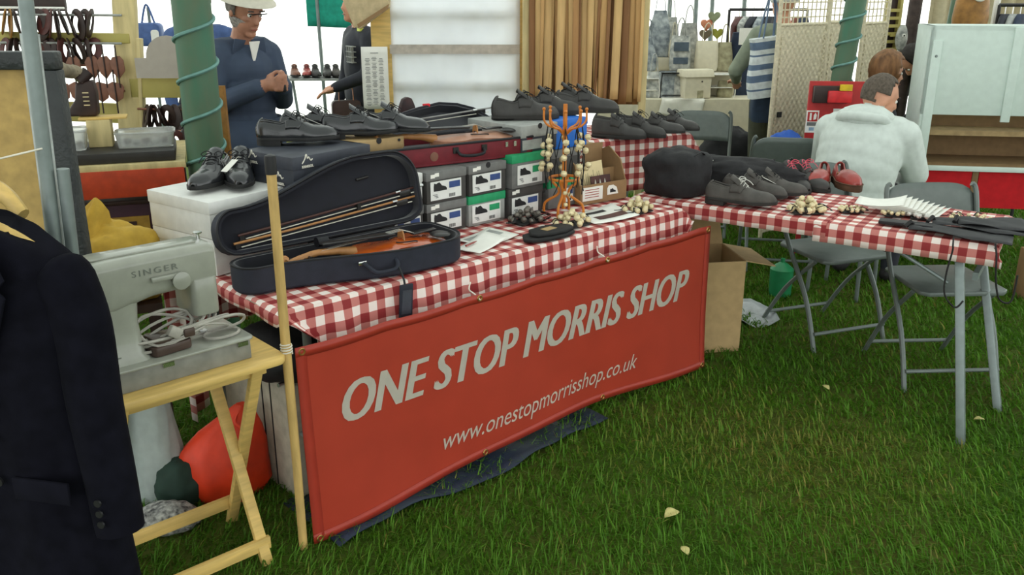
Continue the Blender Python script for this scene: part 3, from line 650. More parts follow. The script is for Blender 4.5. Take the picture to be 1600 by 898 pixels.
def bowX(p0, p1): 
    a, b = cx1 @ LP(p0, .034), cx1 @ LP(p1, .034); n = (cx1.to_3x3() @ V((0, -1, .2))); x = (b - a).normalized(); y = -(n.cross(x)).normalized(); return fm(a, x, V((0, 0, -1)))
bow('brown violin bow in the lid of the dark blue case, upper of two', bowX((.075, -.062), (.76, -.118)), mat('pernambuco', (72, 42, 36), r=.35))
bow('pale violin bow in the lid of the dark blue case, lower of two', bowX((.055, -.038), (.74, -.085)), M_maple)
# --- maroon case on the boxes
c2X = Tm(.555, .505, Z0 + .249, R(-10))
c2 = thing('violin_case', 'open maroon violin case resting on top of the shoe boxes', 'violin case'); c2.matrix_world = c2X
W = .235; Lc = .79
g = G(); g.box((Lc / 2, W / 2 - .0, .006), (Lc, W, .012)); 
for a in ((Lc / 2, .006, .04, Lc, .012, .07), (Lc / 2, W - .006, .04, Lc, .012, .07), (.006, W / 2, .04, .012, W, .07), (Lc - .006, W / 2, .04, .012, W, .07)): g.box(a[:3], a[3:])
g.build('lower_shell', M_maroon, c2, bevel=.003)
G().box((Lc / 2, W / 2, .03), (Lc - .03, W - .03, .036)).build('plush_lining', M_plush, c2)
G().tube([(0, 0, .076), (Lc, 0, .076), (Lc, W, .076), (0, W, .076)], .005, 6, closed=True).build('piping', M_zip, c2)
G().lathe([(.018, 0), (.018, .002), (.012, .003)], 20, X=M.Translation((.33, 0, .036)) @ M.Rotation(PI / 2, 4, 'X')).build('round_badge', mat('brown_badge', (120, 78, 62), r=.5), c2)
g = G(); g.tube(smooth_path([(.43, -.004, .05), (.44, -.025, .035), (.49, -.03, .03), (.54, -.025, .035), (.55, -.004, .05)]), .006, 8); hd = g.build('handle', M_zip, c2)
for x in (.425, .555): G().box((x, -.003, .052), (.024, .005, .024)).build('handle_plate', M_ebony, hd)
for x in (.66, .70): G().box((x, -.003, .055), (.012, .005, .02)).build('latch', M_chrome, c2)
lean = R(66)
def LM(x, s, d): return V((x, W + .004 + s * math.sin(lean) - 0 * d, .08 + s * math.cos(lean))) + V((0, -math.cos(lean), math.sin(lean))) * d
ol = [(.0, .02), (.02, .0)] + [(.76, 0), (.79, .03)] + [(.77, .10), (.74, .17), (.68, .215), (.60, .235), (.48, .205), (.2, .105), (.03, .06), (0, .045)]
def ins(o, k): cx_, cy_ = .4, .1; return [(cx_ + (x - cx_) * k, cy_ + (y - cy_) * (k - .06)) for x, y in o]
g = G(); n = len(ol); g.loft([[LM(*q, -.05) for q in ins(ol, 1.0)], [LM(*q, 0) for q in ol]], mi=0, cap=False); g.add([LM(*q, -.05) for q in ins(ol, 1.0)], [tuple(range(n))], 0)
g.loft([[LM(*q, 0) for q in ol], [LM(*q, 0) for q in ins(ol, .95)], [LM(*q, -.035) for q in ins(ol, .95)]], mi=1, cap=False); g.add([LM(*q, -.035) for q in ins(ol, .95)], [tuple(range(n))], 1)
l2 = g.build('lid', [M_maroon, M_plush], c2, smooth=30); G().tube([LM(*q, .001) for q in ol], .006, 6, closed=True).build('piping', M_plush, l2)
G().box(LM(.53, .222, .004), (.03, .012, .012)).build('red_ribbon', mat('red_ribbon', (226, 30, 44), r=.5), l2)
violin('pale brown violin lying in the maroon case', c2X @ M.Translation((.74, .115, .045)) @ M.Rotation(R(179), 4, 'Z'), M_vbrown)
a, b2 = c2X @ LM(.1, .07, .012), c2X @ LM(.66, .13, .012)
bow('silvery violin bow in the maroon case lid', fm(a, (b2 - a), V((0, 0, -1))), mat('silver_stick', (150, 148, 146), r=.3, metal=.4))
sp = thing('chair_back_crest', 'dark red shaped crest rising behind the maroon violin case', 'chair'); p = V((-.47, 4.05, 0)); sp.location = p; sp.rotation_euler.z = UANG
cr = [(-.075, 0), (-.05, .03), (-.035, .075), (-.022, .10), (0, .108), (.022, .10), (.035, .075), (.05, .03), (.075, 0)]
XC = fm((0, 0, 1.08), (1, 0, 0), (0, 0, 1))
G().prism(cr, -.012, .012, X=XC).build('crest', mat('dark_maroon', (58, 26, 28), r=.5, n=.2, col2=(30, 24, 26)), sp, bevel=.004)
G().box((0, 0, .545), (.15, .03, 1.09)).build('splat', MATS['dark_maroon'], sp, bevel=.004)
for s in (-1, 1): G().box((s * .2, 0, .22), (.03, .03, .44)).build('leg', MATS['dark_maroon'], sp)
G().box((0, .0, .45), (.43, .06, .03)).build('rail', MATS['dark_maroon'], sp)
# ================================================================== SMALL THINGS ON THE TABLES
M_bell = mat('brass_bell', (224, 208, 166), r=.32, metal=.25, n=.12, ns=40); M_sbell = mat('nickel_bell', (214, 212, 204), r=.3, metal=.25, n=.1); M_cane = mat('orange_cane', (206, 122, 44), r=.4, n=.12); M_strap = mat('black_strap', (28, 26, 26), r=.7)
def bell_mesh(r, m, nm='bell'):
    k = (round(r, 4), m.name)
    if k not in SHOE_ME:
        g = G(); g.lathe([(.002, -1.0), (.35, -.94), (.7, -.71), (.93, -.36), (1.0, -.05), (1.07, -.02), (1.07, .03), (1.0, .05), (.93, .36), (.7, .71), (.35, .94), (.18, 1.0), (.18, 1.14), (.02, 1.16)], 14); g.box((0, 0, -.97), (.9, .12, .08), mi=1)
        g.v = [(a * r, b * r, c * r) for a, b, c in g.v]; o = g.build(nm, [m, M_ink]); SHOE_ME[k] = o.data; bpy.data.objects.remove(o)
    return SHOE_ME[k]
def bell(parent, p, r, m):
    o = bpy.data.objects.new('bell', bell_mesh(r, m)); C.objects.link(o); o.parent = parent; o.location = p; o.rotation_euler = (random.uniform(-1.2, 1.2), random.uniform(-1.2, 1.2), random.uniform(0, 6)); return o
def bell_cluster(label, loc, n, rad, r, m, rows=3, rz=0, sx=1.4, straps=5, name='bell_pad', tail=None):
    t = thing(name, label, 'bells', loc, rz)
    G().box((0, 0, .003), (rad * sx * 1.8, rad * 1.6, .005)).build('leather_pad', M_strap, t, bevel=.002)
    k = 0; lay = [(0, .55), (1, .33), (2, .12)][:rows]; cnt = [int(n * f) or 1 for f in ((.58, .30, .12) if rows == 3 else (.65, .35) if rows == 2 else (1,))]
    for (lv, q), c in zip(lay, cnt):
        for i in range(c):
            a = 2 * PI * i / c + lv * .4; rr = rad * (1 - .33 * lv) * (1 if i % 3 else .62)
            bell(t, (rr * sx * math.cos(a), rr * math.sin(a), .006 + r + lv * r * 1.5), r * random.uniform(.92, 1.08), m)
    for i in range(straps):
        a = random.uniform(0, 6.3); p = V((math.cos(a) * rad * sx, math.sin(a) * rad, .012))
        G().tube(smooth_path([p * .5 + V((0, 0, r)), p * 1.0 + V((0, 0, r * 1.6)), p * 1.35 + V((.01, 0, .0)), p * 1.5 + V((0, .02, -.006))], 4), .003, 5, flat=.5).build('strap', M_strap, t)
    return t
bell_cluster('brass bells in a heap at the foot of the orange bell stand', at(893, 352, .745), 20, .055, .0125, M_bell, rz=UANG)
bell_cluster('tangled dark nickel bells on black straps by the shoe boxes', at(824, 346, .745), 18, .055, .0115, mat('dull_nickel', (120, 114, 106), r=.4, metal=.5), rz=UANG, straps=16)
bell_cluster('brass bells in a heap in front of the kraft leaflet holder', at(996, 331, .745), 19, .048, .0125, M_bell, rz=UANG)
bell_cluster('brass bells heaped on the cloth before the red shoes', at(1260, 332, .749), 26, .05, .0135, M_bell, straps=8)
bell_cluster('small ring of pale brass bells between red shoes and papers', at(1330, 331, .749), 14, .036, .009, M_bell, rows=1, straps=2)
bell_cluster('row of pale bells in front of the white papers', at(1395, 337, .749), 9, .03, .009, M_bell, rows=1, straps=1)
bell_cluster('row of silvery bells beside the black tray', at(1440, 341, .749), 10, .035, .0105, M_sbell, rows=1, straps=1, rz=-.3)
bell_cluster('bells sewn on a dark pad under the sash', at(1515, 345, .749), 14, .055, .009, M_bell, rows=1, straps=3)
# orange cane bell stand
bs_ = thing('bell_stand', 'orange cane stand hung with strings of pale bells', 'stand', T(1.40, .25, .745), UANG)
G().tube([(0, 0, .03), (0, 0, .46)], .009, 10).build('post', M_cane, bs_)
for i in range(4):
    a = i * PI / 2 + .5; c, s = math.cos(a), math.sin(a)
    G().tube(smooth_path([(c * .085, s * .085, .0055), (c * .08, s * .08, .05), (c * .03, s * .03, .085), (c * .022, s * .022, .11), (c * .05, s * .05, .14), (c * .06, s * .06, .155)]), .0055, 8).build('scroll_foot', M_cane, bs_)
G().tube([(.06 * math.cos(k * PI / 12), .06 * math.sin(k * PI / 12), .158) for k in range(24)], .006, 8, closed=True).build('ring', M_cane, bs_)
for i in range(8):
    a = i * PI / 4; c, s = math.cos(a), math.sin(a)
    h = G(); h.tube(smooth_path([(0, 0, .33), (c * .03, s * .03, .36), (c * .065, s * .065, .372), (c * .085, s * .085, .395), (c * .086, s * .086, .435)]), .0045, 7); h = h.build('hook', M_cane, bs_)
    G().sph((c * .086, s * .086, .44), .007, 8, 6).build('knob', M_cane, h)
    stg = G(); p0 = V((c * .07, s * .07, .37)); stg.tube(smooth_path([p0, p0 + V((c * .005, s * .005, -.06)), p0 + V((c * .012, s * .012, -.15)), p0 + V((c * .002, s * .002, -.24))], 4), .0025, 5); stg = stg.build('bell_string', M_strap, bs_)
    for j, dz in enumerate((-.05, -.078, -.105, -.15, -.178)):
        if (i + j) % 5 == 3: continue
        o = bell(bs_, p0 + V((c * .018 + random.uniform(-.008, .008), s * .018 + random.uniform(-.008, .008), dz + random.uniform(-.008, .008))), .0135, M_bell)
    q0 = p0 + V((-s * .02, c * .02, 0)); G().tube(smooth_path([p0, q0 + V((c * .01, s * .01, -.08)), q0 + V((-s * .02, c * .02, -.2)), q0 + V((c * .012, s * .012, -.27))], 4), .002, 5).build('bell_string', M_strap, bs_)
for dx, dz in ((-.045, .11), (-.02, .10), (-.04, .06)): bell(bs_, (dx, -.05, dz), .009, M_bell)
# leaflet holder
M_kr2 = mat('brown_board', (150, 118, 82), r=.8, n=.05)
lh = thing('leaflet_holder', 'kraft card leaflet holder with two pockets at the table end', 'holder'); LX = Tm(1.585, .325, .745, R(-7)); lh.matrix_world = LX
w_, d_ = .265, .17
G().box((w_ / 2, d_, .115), (w_, .006, .23)).build('back_panel', M_kr2, lh)
for x in (0, w_): G().prism([(0, 0), (d_, 0), (d_, .2), (d_ * .72, .22), (d_ * .25, .17), (0, .07)], -.003, .003, X=fm((x, 0, 0), (0, 1, 0), (0, 0, 1))).build('side_panel', M_kr2, lh)
for y, h in ((0, .085), (.085, .13)): G().box((w_ / 2, y, h / 2), (w_, .005, h)).build('pocket_front', M_kr2, lh)
G().box((w_ / 2, d_ / 2, .003), (w_, d_, .005)).build('base', M_kr2, lh)
o = G().box((.065, -.0035, .045), (.115, .001, .06)).build('sticker', M_paper, lh); 
g = G(); [g.box((.06, -.0045, .03 + .011 * q), (.08, .0006, .003)) for q in range(4)]; g.build('printed_lines', M_bhem, o)
o = G().prism([(0, 0), (.065, 0), (.055, .03), (.035, .042), (.008, .042), (0, .03)], 0, .001, X=M.Translation((.15, -.003, .028)) @ FRONT).build('sticker', M_paper, lh)
G().prism([(.016 + a * .034, .009 + b * .034) for a, b in SHP], .0012, .002, X=M.Translation((.15, -.003, .028)) @ FRONT).build('shoe_picture', M_ink, o)
M_cream = mat('cream_card', (226, 206, 160), r=.7, n=.03); M_choc = mat('brown_print', (96, 58, 50), r=.6, n=.2, col2=(70, 44, 44))
def card(label, x, y, z, w, h, m, tilt=10, name='leaflet', rot=0):
    t = thing(name, label, 'leaflet'); t.matrix_world = LX @ M.Translation((x, y, z)) @ M.Rotation(R(rot), 4, 'Y') @ M.Rotation(R(-tilt), 4, 'X')
    G().box((w / 2, 0, h / 2), (w, .002, h)).build('sheet', m, t); return t
c = card('white leaflet with brown title block at the back of the holder', .0, .13, .03, .14, .19, M_paper)
b = G().box((.095, -.0015, .135), (.085, .001, .085)).build('title_block', M_bhem if False else mat('rust_print', (128, 62, 46), r=.6), c)
for q, wd_ in enumerate(('ONE STOP', 'MORRIS', 'SHOP')): text('lettering', wd_, .018, M_let, b, M.Translation((.066, -.0025, .155 - .026 * q)) @ FRONT, bold=.0005)
card('plain kraft sheet standing in the back pocket of the holder', .12, .15, .04, .13, .19, M_kraft)
c = card('cream card with thin drawn stems in the leaflet holder', .005, .065, .035, .19, .125, M_cream, rot=-3)
g = G(); [g.box((.012 + .011 * q, -.0015, .03 + .012 * (q % 3)), (.0012, .0006, .05 + .02 * (q % 2))) for q in range(15)]; g.build('drawn_stems', M_ink, c)
c = card('dark brown postcard with pale figures in the front pocket', .09, .035, .05, .115, .06, M_choc)
g = G(); [g.prism([(.02 + .028 * q, .02), (.026 + .028 * q, .045), (.032 + .028 * q, .02)], .001, .0018, X=FRONT) for q in range(3)]; g.build('figures', M_let, c)
# papers on the cloth
def paper(label, x, y, z, w, h, rz, m=None, curl=.01, cat='paper', name='paper_sheet', group=None, pic=None):
    t = thing(name, label, cat, at(x, y, z), rz, group)
    G().grid(8, 6, lambda a, b: ((a - .5) * w, (b - .5) * h, .001 + curl * (a - .3) ** 2 * (1 + b))).build('sheet', m or M_paper, t, solid=.0006)
    for px_, py_, pw, ph, pm in pic or ():
        G().grid(6, 4, lambda a, b: (px_ + (a - .5) * pw, py_ + (b - .5) * ph, .0022 + curl * ((px_ + (a - .5) * pw) / w + .2) ** 2 * (1 + (py_ + (b - .5) * ph) / h + .5))).build('printed_picture', pm, t)
    return t
paper('white flyer with shoe pictures between the bells and leaflet holder', 942, 337, .7465, .23, .2, UA(-12), pic=((-.02, .05, .13, .03, M_ink), (.02, -.03, .15, .05, M_choc)), curl=.02)
paper('flat white leaflet lying next to the dark blue violin case', 762, 372, .7465, .2, .15, UA(10), pic=((0, .02, .16, .07, M_lgrey),))
paper('creased white leaflet under a red pen by the violin case', 752, 382, .7475, .22, .11, UA(20), curl=.02)
tag(G().tube([(0, 0, 0), (.05, .006, 0), (.075, .01, 0)], [.004, .004, .001], 8).build('pen', M_red, None, loc=at(728, 384, .757), rz=UA(10)), 'red pen with dark nib on the creased leaflet', 'pen')
hat = thing('flat_cap', 'folded black felt cap with a paper label lying on the cloth', 'cap', at(852, 369, .7465), UA(-6))
ol = [(-.12, -.02), (-.10, -.05), (-.03, -.065), (.06, -.06), (.12, -.035), (.135, .0), (.1, .04), (.0, .055), (-.08, .04)]
G().prism(ol, 0, .012).build('lower_flap', M_strap, hat, bevel=.004); G().prism([(x * .85 + .02, y * .9 + .008) for x, y in ol], .012, .026).build('upper_flap', M_strap, hat, bevel=.005)
G().box((.02, .0, .027), (.06, .035, .001), X=M.Rotation(.2, 4, 'Z')).build('paper_label', M_kraft, hat)
# bags on the second table's far end
def blob(label, cat, name, loc, r, m, seed, rz=0, amp=.14, flat=-.75, parts=None, nu=40, nv=26, boxy=0):
    def fn(d):
        if boxy: return (1 + amp * .5 * NZ.noise(d * 2.2 + V((seed, 0, 0))) + .03 * NZ.noise(d * 7)) / (abs(d.x) ** boxy + abs(d.y) ** boxy + abs(d.z) ** boxy) ** (1 / boxy)
        k = 1 + amp * NZ.noise(V((d.x * 1.6 + seed, d.y * 1.6, d.z * 1.6))) + amp * .45 * NZ.noise(V((d.x * 5 + seed, d.y * 5, d.z * 5)))
        return k
    g = G(); g.sph((0, 0, 0), r, nu, nv, fn=fn)
    zf = r[2] * flat; g.v = [(a, b, max(c, zf) - zf) for a, b, c in g.v]
    if parts:
        t = thing(name, label, cat, loc, rz); g.build(parts, m, t, smooth=70); return t
    o = g.build(name, m, None, smooth=70, loc=loc, rz=rz); return tag(o, label, cat)
M_bag = mat('black_bag_cloth', (34, 33, 35), r=.8, n=.2, b=.15, bs=60)
b = blob('bulging black cloth bag beside the leaflet holder', 'bag', 'cloth_bag', at(1056, 308, .75) + V((.02, .1, 0)), (.13, .13, .115), M_bag, 3.1, rz=UA(0), parts='bag_body', boxy=4, amp=.25)
G().tube(smooth_path([(-.06, -.1, .17), (0, -.12, .2), (.07, -.1, .17)]), .006, 6, flat=.4).build('bag_strap', M_bag, b)
b = blob('long heap of black clothing behind the black bag', 'clothing', 'folded_clothing', T2(1.22, .47, .75), (.33, .12, .075), M_bag, 7.7, rz=R(-20), amp=.25, parts='cloth_heap')
G().box((-.1, -.06, .12), (.09, .012, .004), X=M.Rotation(-.2, 4, 'Z')).build('white_trim', M_paper, b)
# white paper fan, tray, sashes
for i in range(9):
    a = i / 8
    t = paper(('topmost' if i == 0 else 'lowest' if i == 8 else 'inner') + ' thin white paper of the fanned pile beside the folding chair', 1376 + 62 * a, 317 + 17 * a, .7502 + .004 * (8 - i), .19, .15, R(-28 - 2 * i), curl=.03, group='fanned white papers')
g = G(); g.box((0, 0, .008), (.2, .06, .014)); tr = tag(g.build('black_tray', M_black, None, bevel=.003, loc=at(1415, 352, .7505), rz=R(-28)), 'flat black box lying near the cloth edge', 'box')
M_sash = mat('dark_ribbon_cloth', (46, 46, 48), r=.7, n=.15)
for i, (x, y, rz, ln, lb) in enumerate(((1500, 366, -30, .36, 'broad dark sash with cord trailing over the table corner'), (1530, 356, -24, .34, 'dark sash fanned towards the far corner of the cloth'), (1550, 352, -16, .26, 'narrow dark sash, topmost of the three'))):
    s = thing('sash', lb, 'sash', at(x, y, .7505 + .006 * i), R(rz))
    G().grid(14, 5, lambda a, b: ((a - .5) * ln, (b - .5) * (.09 + .15 * a), .006 + .012 * abs(math.sin(a * 5 + b * 4)) * (1 - a * .6))).build('cloth', M_sash, s, solid=.002)
    G().tube([(-ln * .55, -.03, .012), (-ln * .5, 0, .028), (-ln * .48, .03, .012)], .008, 7).build('gathered_end', M_strap, s)
for i, (pts, lb) in enumerate((([(1555, 381, .756), (1557, 400, .70), (1556, 440, .6), (1562, 468, .52), (1580, 470, .5), (1590, 430, .58)], 'black cord hanging from the sash over the table corner'), ([(1490, 372, .758), (1489, 383, .755), (1488, 393, .72), (1478, 430, .62), (1476, 460, .54), (1492, 480, .48), (1505, 470, .5)], 'black cord looping in front of the steel table leg'))):
    P = [at(*q) for q in pts]; P[0] = at(*pts[0]); Y0 = P[0].y - .03
    P = [P[0]] + [atY(q[0], q[1], Y0) for q in pts[1:]]
    tag(G().tube(smooth_path(P), .0035, 6).build('cord', M_strap, None), lb, 'cord')
tag(G().box((0, 0, .001), (.07, .03, .002)).build('card_label', M_kraft, None, loc=at(1462, 360, .752), rz=R(-30)), 'small kraft card label tied to the sash', 'label')
# ================================================================== FOLDING CHAIRS
M_chair = mat('grey_chair_paint', (104, 112, 108), r=.4, metal=.15, n=.06)
def fold_chair(label, loc, rz):
    t = thing('folding_chair', label, 'chair', loc, rz)           # faces local -y
    for s in (-1, 1):
        x = s * .205
        G().tube(smooth_path([(x, -.2, .0), (x, -.1, .24), (x, .1, .52), (x, .2, .78), (x * .9, .212, .82)], 5), .0115, 8).build('front_leg', M_chair, t)
        G().tube(smooth_path([(x * .92, .25, .0), (x * .92, .08, .24), (x * .92, -.12, .43)], 5), .0105, 8).build('rear_leg', M_chair, t)
    def pad(a, b, top):
        return 0
    sp_ = [(-.19, -.17), (-.16, -.2), (.16, -.2), (.19, -.17), (.185, .16), (.15, .19), (-.15, .19), (-.185, .16)]
    G().prism(sp_, .43, .45).build('seat', M_chair, t, bevel=.006)
    g = G(); g.grid(16, 6, lambda a, b: ((a - .5) * .42 * (1 - .1 * max(0, b - .6)), .165 + .05 * b + .03 * (1 - (2 * a - 1) ** 2), .62 + (.2 - .05 * abs(2 * a - 1) ** 6) * b)); g.build('backrest', M_chair, t, solid=.012, smooth=60)
    G().tube([(-.205, -.185, .09), (.205, -.185, .09)], .009, 8).build('crossbar', M_chair, t); G().tube([(-.19, .21, .07), (.19, .21, .07)], .009, 8).build('crossbar', M_chair, t)
    return t
fold_chair('grey folding chair tucked under the middle of the gingham table', (1.56, 4.2, 0), R(20))
fold_chair('grey folding chair behind the white papers at the table end', (1.88, 3.72, 0), R(3))
fold_chair('dark folding chair near the bag stall, half behind the black clothing', at(1128, 420, 0) + V((0, 0.9, 0)), R(-12))
# ================================================================== CARDBOARD BOX, SNACK TABLE, SEWING MACHINE
cb = thing('cardboard_box', 'open brown cardboard box beside the banner end', 'box', at(1103, 552, 0) + V((.02, .16, 0)), R(8))
BW, BD, BH = .24, .3, .45
for c, s in (((0, -BD / 2, BH / 2), (BW, .006, BH)), ((0, BD / 2, BH / 2), (BW, .006, BH)), ((-BW / 2, 0, BH / 2), (.006, BD, BH)), ((BW / 2, 0, BH / 2), (.006, BD, BH))): G().box(c, s).build('side', M_kraft, cb)
G().box((0, 0, .004), (BW, BD, .006)).build('bottom', M_kraft, cb)
for X, s in ((M.Translation((BW / 2, 0, BH)) @ M.Rotation(R(12), 4, 'Y'), (.15, BD, .005)), (M.Translation((-BW / 2, 0, BH)) @ M.Rotation(R(180 + 40), 4, 'Y'), (.12, BD, .005))): G().box((s[0] / 2, 0, 0), s, X=X).build('flap', M_kraft, cb)
for X in (M.Translation((0, BD / 2, BH)) @ M.Rotation(R(60), 4, 'X'),): G().box((0, .07, 0), (BW, .14, .005), X=X).build('flap', M_kraft, cb)
tag(G().grid(8, 6, lambda a, b: ((a - .5) * .3, (b - .5) * .3, .03 + .03 * math.sin(a * 7 + b * 3))).build('plastic_sheet', mat('silver_plastic', (176, 182, 184), r=.3, n=.1), None, solid=.002, loc=at(1160, 497, 0)), 'crumpled silvery plastic sheet on the grass behind the cardboard box', 'sheet')
SX = M.Translation(at(452, 556, .66)) @ M.Rotation(UANG, 4, 'Z'); SX.translation.z = 0
sn = thing('snack_table', 'folding pine snack table with crossed legs under the sewing machine', 'table'); sn.matrix_world = SX
def rr(x0, x1, y0, y1, r, n=5): return arc((x1 - r, y1 - r), r, 0, 90, n) + arc((x0 + r, y1 - r), r, 90, 180, n) + arc((x0 + r, y0 + r), r, 180, 270, n) + arc((x1 - r, y0 + r), r, 270, 360, n)
G().prism(rr(-.56, 0, 0, .36, .035), .638, .662).build('tabletop', M_wood, sn, bevel=.006)
for x in (-.085, -.46):
    for ya, yb, dx in ((.035, .325, 0), (.325, .035, -.026)):
        a, b = V((x + dx, ya, .635)), V((x + dx, yb, .0)); d = (b - a)
        G().box((0, 0, d.length / 2), (.02, .034, d.length), X=fm(a, (1, 0, 0), V((0, 0, 1)).cross(V((1, 0, 0)))) @ M.Identity(4) if False else M.Translation(a) @ d.to_track_quat('Z', 'Y').to_matrix().to_4x4() @ M.Rotation(PI / 2, 4, 'Z')).build('leg', M_wood, sn, bevel=.003)
for y, z in ((.06, .03), (.30, .06)): G().box((-.285, y, z + .03), (.40, .018, .04)).build('crossbar', M_wood, sn, bevel=.003)
for y in (.06, .3): G().box((-.28, y, .622), (.46, .03, .03)).build('rail', M_wood, sn, bevel=.003)
M_sew = mat('grey_green_enamel', (152, 154, 142), r=.3, n=.05, coat=.4); M_sewd = mat('grey_tray', (132, 132, 124), r=.45); M_pedal = mat('brown_bakelite', (74, 58, 50), r=.4); M_flex = mat('grey_flex', (170, 166, 156), r=.5)
KX = SX @ M.Translation((-.52, .055, .662))
sm = thing('sewing_machine', 'old grey-green sewing machine with its cords heaped on the bed', 'sewing machine'); sm.matrix_world = KX
G().box((.22, .1, .03), (.43, .2, .06)).build('base_tray', M_sewd, sm, bevel=.004); G().prism(rr(-.005, .445, -.01, .21, .02), .058, .066).build('tray_rim', M_sew, sm, bevel=.003)
for x in (.2, .41): G().box((x, -.003, .05), (.03, .006, .012)).build('catch', M_chrome, sm)
pil = [(x, y) for x, y in rr(.005, .165, .035, .165, .03)]
g = G(); g.loft([[(x, y, z) for x, y in rr(.0 + i0, .165 - i1, .03 + k, .17 - k, .03)] for z, i0, i1, k in ((.066, -.005, -.012, -.008), (.085, 0, 0, 0), (.17, .006, .006, .006), (.22, .004, .0, .006), (.25, .0, 0, .004))]); g.build('pillar', M_sew, sm, smooth=50)
g = G(); sec = lambda z0, z1, y0, y1: [(p[0], p[1]) for p in rr(y0, y1, z0, z1, .022)]
g.loft([[(x, p[0], p[1]) for p in sec(z0, z1, y0, y1)] for x, z0, z1, y0, y1 in ((-.01, .235, .315, .04, .16), (.0, .215, .335, .03, .17), (.1, .205, .34, .03, .17), (.2, .225, .34, .035, .165), (.36, .23, .34, .035, .165), (.375, .235, .335, .04, .16))]); g.build('arm', M_sew, sm, smooth=50)
G().prism(rr(.30, .375, .03, .165, .02), .145, .25).build('needle_head', M_sew, sm, bevel=.006)
G().tube([(.34, .1, .15), (.34, .1, .085)], .004, 8).build('needle_bar', M_chrome, sm); G().box((.34, .095, .082), (.02, .03, .004)).build('presser_foot', M_chrome, sm)
g = G(); g.lathe([(.018, 0), (.055, .003), (.068, .012), (.07, .022), (.055, .03), (.02, .032)], 28, X=M.Translation((-.012, .1, .262)) @ M.Rotation(-PI / 2, 4, 'Y')); hw_ = g.build('hand_wheel', M_sew, sm)
G().tube([(-.013, .1 + .071 * math.cos(k * PI / 14), .262 + .071 * math.sin(k * PI / 14)) for k in range(28)], .004, 6, closed=True).build('drive_belt', M_strap, sm)
G().lathe([(.022, 0), (.024, .012), (.01, .016)], 18, X=M.Translation((.27, .028, .26)) @ M.Rotation(PI / 2, 4, 'X')).build('lamp_knob', M_sew, sm); G().box((.235, .026, .275), (.08, .01, .012)).build('lamp_bracket', M_sew, sm, bevel=.002)
G().tube([(.36, .1, .338), (.36, .1, .358)], .005, 8).build('thread_pin', M_chrome, sm); G().lathe([(.012, 0), (.012, .004)], 12, (.36, .1, .356)).build('thread_pin', M_chrome, sm)
sp_ = G().lathe([(.018, 0), (.018, .006), (.004, .008)], 14, (.04, .12, .334)).build('spool_pin', M_pedal, sm); G().tube([(.04, .12, .34), (.04, .12, .385)], .003, 6).build('spool_rod', M_wood, sp_)
G().box((.19, .1, .342), (.3, .06, .006)).build('top_cover', M_sew, sm, bevel=.002)
text('lettering', 'SINGER', .02, mat('faded_print', (108, 112, 104), r=.5), sm, M.Translation((.15, .0325, .29)) @ FRONT, fit=(.12, .016), space=1.3)
G().box((.06, .0285, .088), (.07, .001, .003)).build('name_plate_line', MATS['faded_print'], sm)
pd = thing('foot_pedal', 'brown sewing machine foot pedal resting on the machine bed', 'pedal'); pd.matrix_world = KX @ M.Translation((.225, .065, .067)) @ M.Rotation(R(6), 4, 'Z')
G().prism(rr(-.055, .055, -.045, .045, .015), 0, .026).build('base', M_pedal, pd, bevel=.004); G().prism(rr(-.05, .045, -.038, .038, .015), .029, .042, X=M.Rotation(.08, 4, 'Y')).build('treadle', M_pedal, pd, bevel=.004)
cdg = thing('power_cord', 'tangled pale grey power cord with plug on the sewing machine', 'cord'); cdg.matrix_world = KX
random.seed(11)
for k in range(4):
    c = V((.22 + .03 * k, .06, .13 - .012 * k)); pts = []
    for i in range(22):
        a = i * .62 + k; pts.append((c.x + (.085 + .02 * math.sin(k + i * .3)) * math.cos(a) * (1 + .12 * k), c.y + .035 * math.sin(a), max(.073, c.z + .028 * math.sin(a * 1.0 + k) + .01 * math.sin(i))))
    G().tube(smooth_path(pts, 3), .0042, 6).build('flex', M_flex, cdg)
G().tube(smooth_path([(.38 + .05 * math.cos(a * .5), .06 + .035 * math.sin(a * .5), .072) for a in range(13)], 3), .0042, 6).build('flex', M_flex, cdg)
G().box((.235, .02, .125), (.035, .022, .03), X=M.Translation((.235, .02, .125)) @ M.Rotation(.6, 4, 'Y') @ M.Translation((-.235, -.02, -.125))).build('plug', M_flex, cdg, bevel=.005)
G().box((.275, .03, .113), (.03, .026, .024)).build('socket', M_pedal, cdg, bevel=.004)
# ================================================================== UNDER AND BESIDE THE NEAR TABLE END
M_or = mat('orange_red_nylon', (214, 58, 24), r=.5, n=.15, ns=8)
ob = thing('nylon_bag', 'orange-red nylon bag slumped on the grass behind the snack table', 'bag', at(338, 800, 0) + V((0, .12, 0)), .3); ob.scale = (.85, .85, .85)
g = G(); rings = [(0, .135, .1, 0), (.05, .16, .12, 0), (.14, .165, .12, 0), (.22, .15, .105, .01), (.29, .11, .075, .04), (.35, .06, .045, .075), (.385, .025, .02, .09)]
g.loft([[(a * math.cos(q * PI / 14) * (1 + .10 * math.sin(q * .9 + 1) + .05 * math.sin(q * 2.1 + z * 30)) + ox, b * math.sin(q * PI / 14) * (1 + .1 * math.cos(q * 1.3 + z * 12)), z) for q in range(28)] for z, a, b, ox in rings]); g.build('bag_body', M_or, ob, smooth=50)
G().tube(smooth_path([(.085, -.02, .375), (.06, -.06, .34), (.1, -.075, .3), (.115, -.05, .28)]), .006, 6, flat=.4).build('strap', M_or, ob)
pb = thing('plastic_carrier', 'translucent white plastic bag beside the orange-red bag', 'bag', at(236, 800, 0) + V((0, .1, 0)), 0)
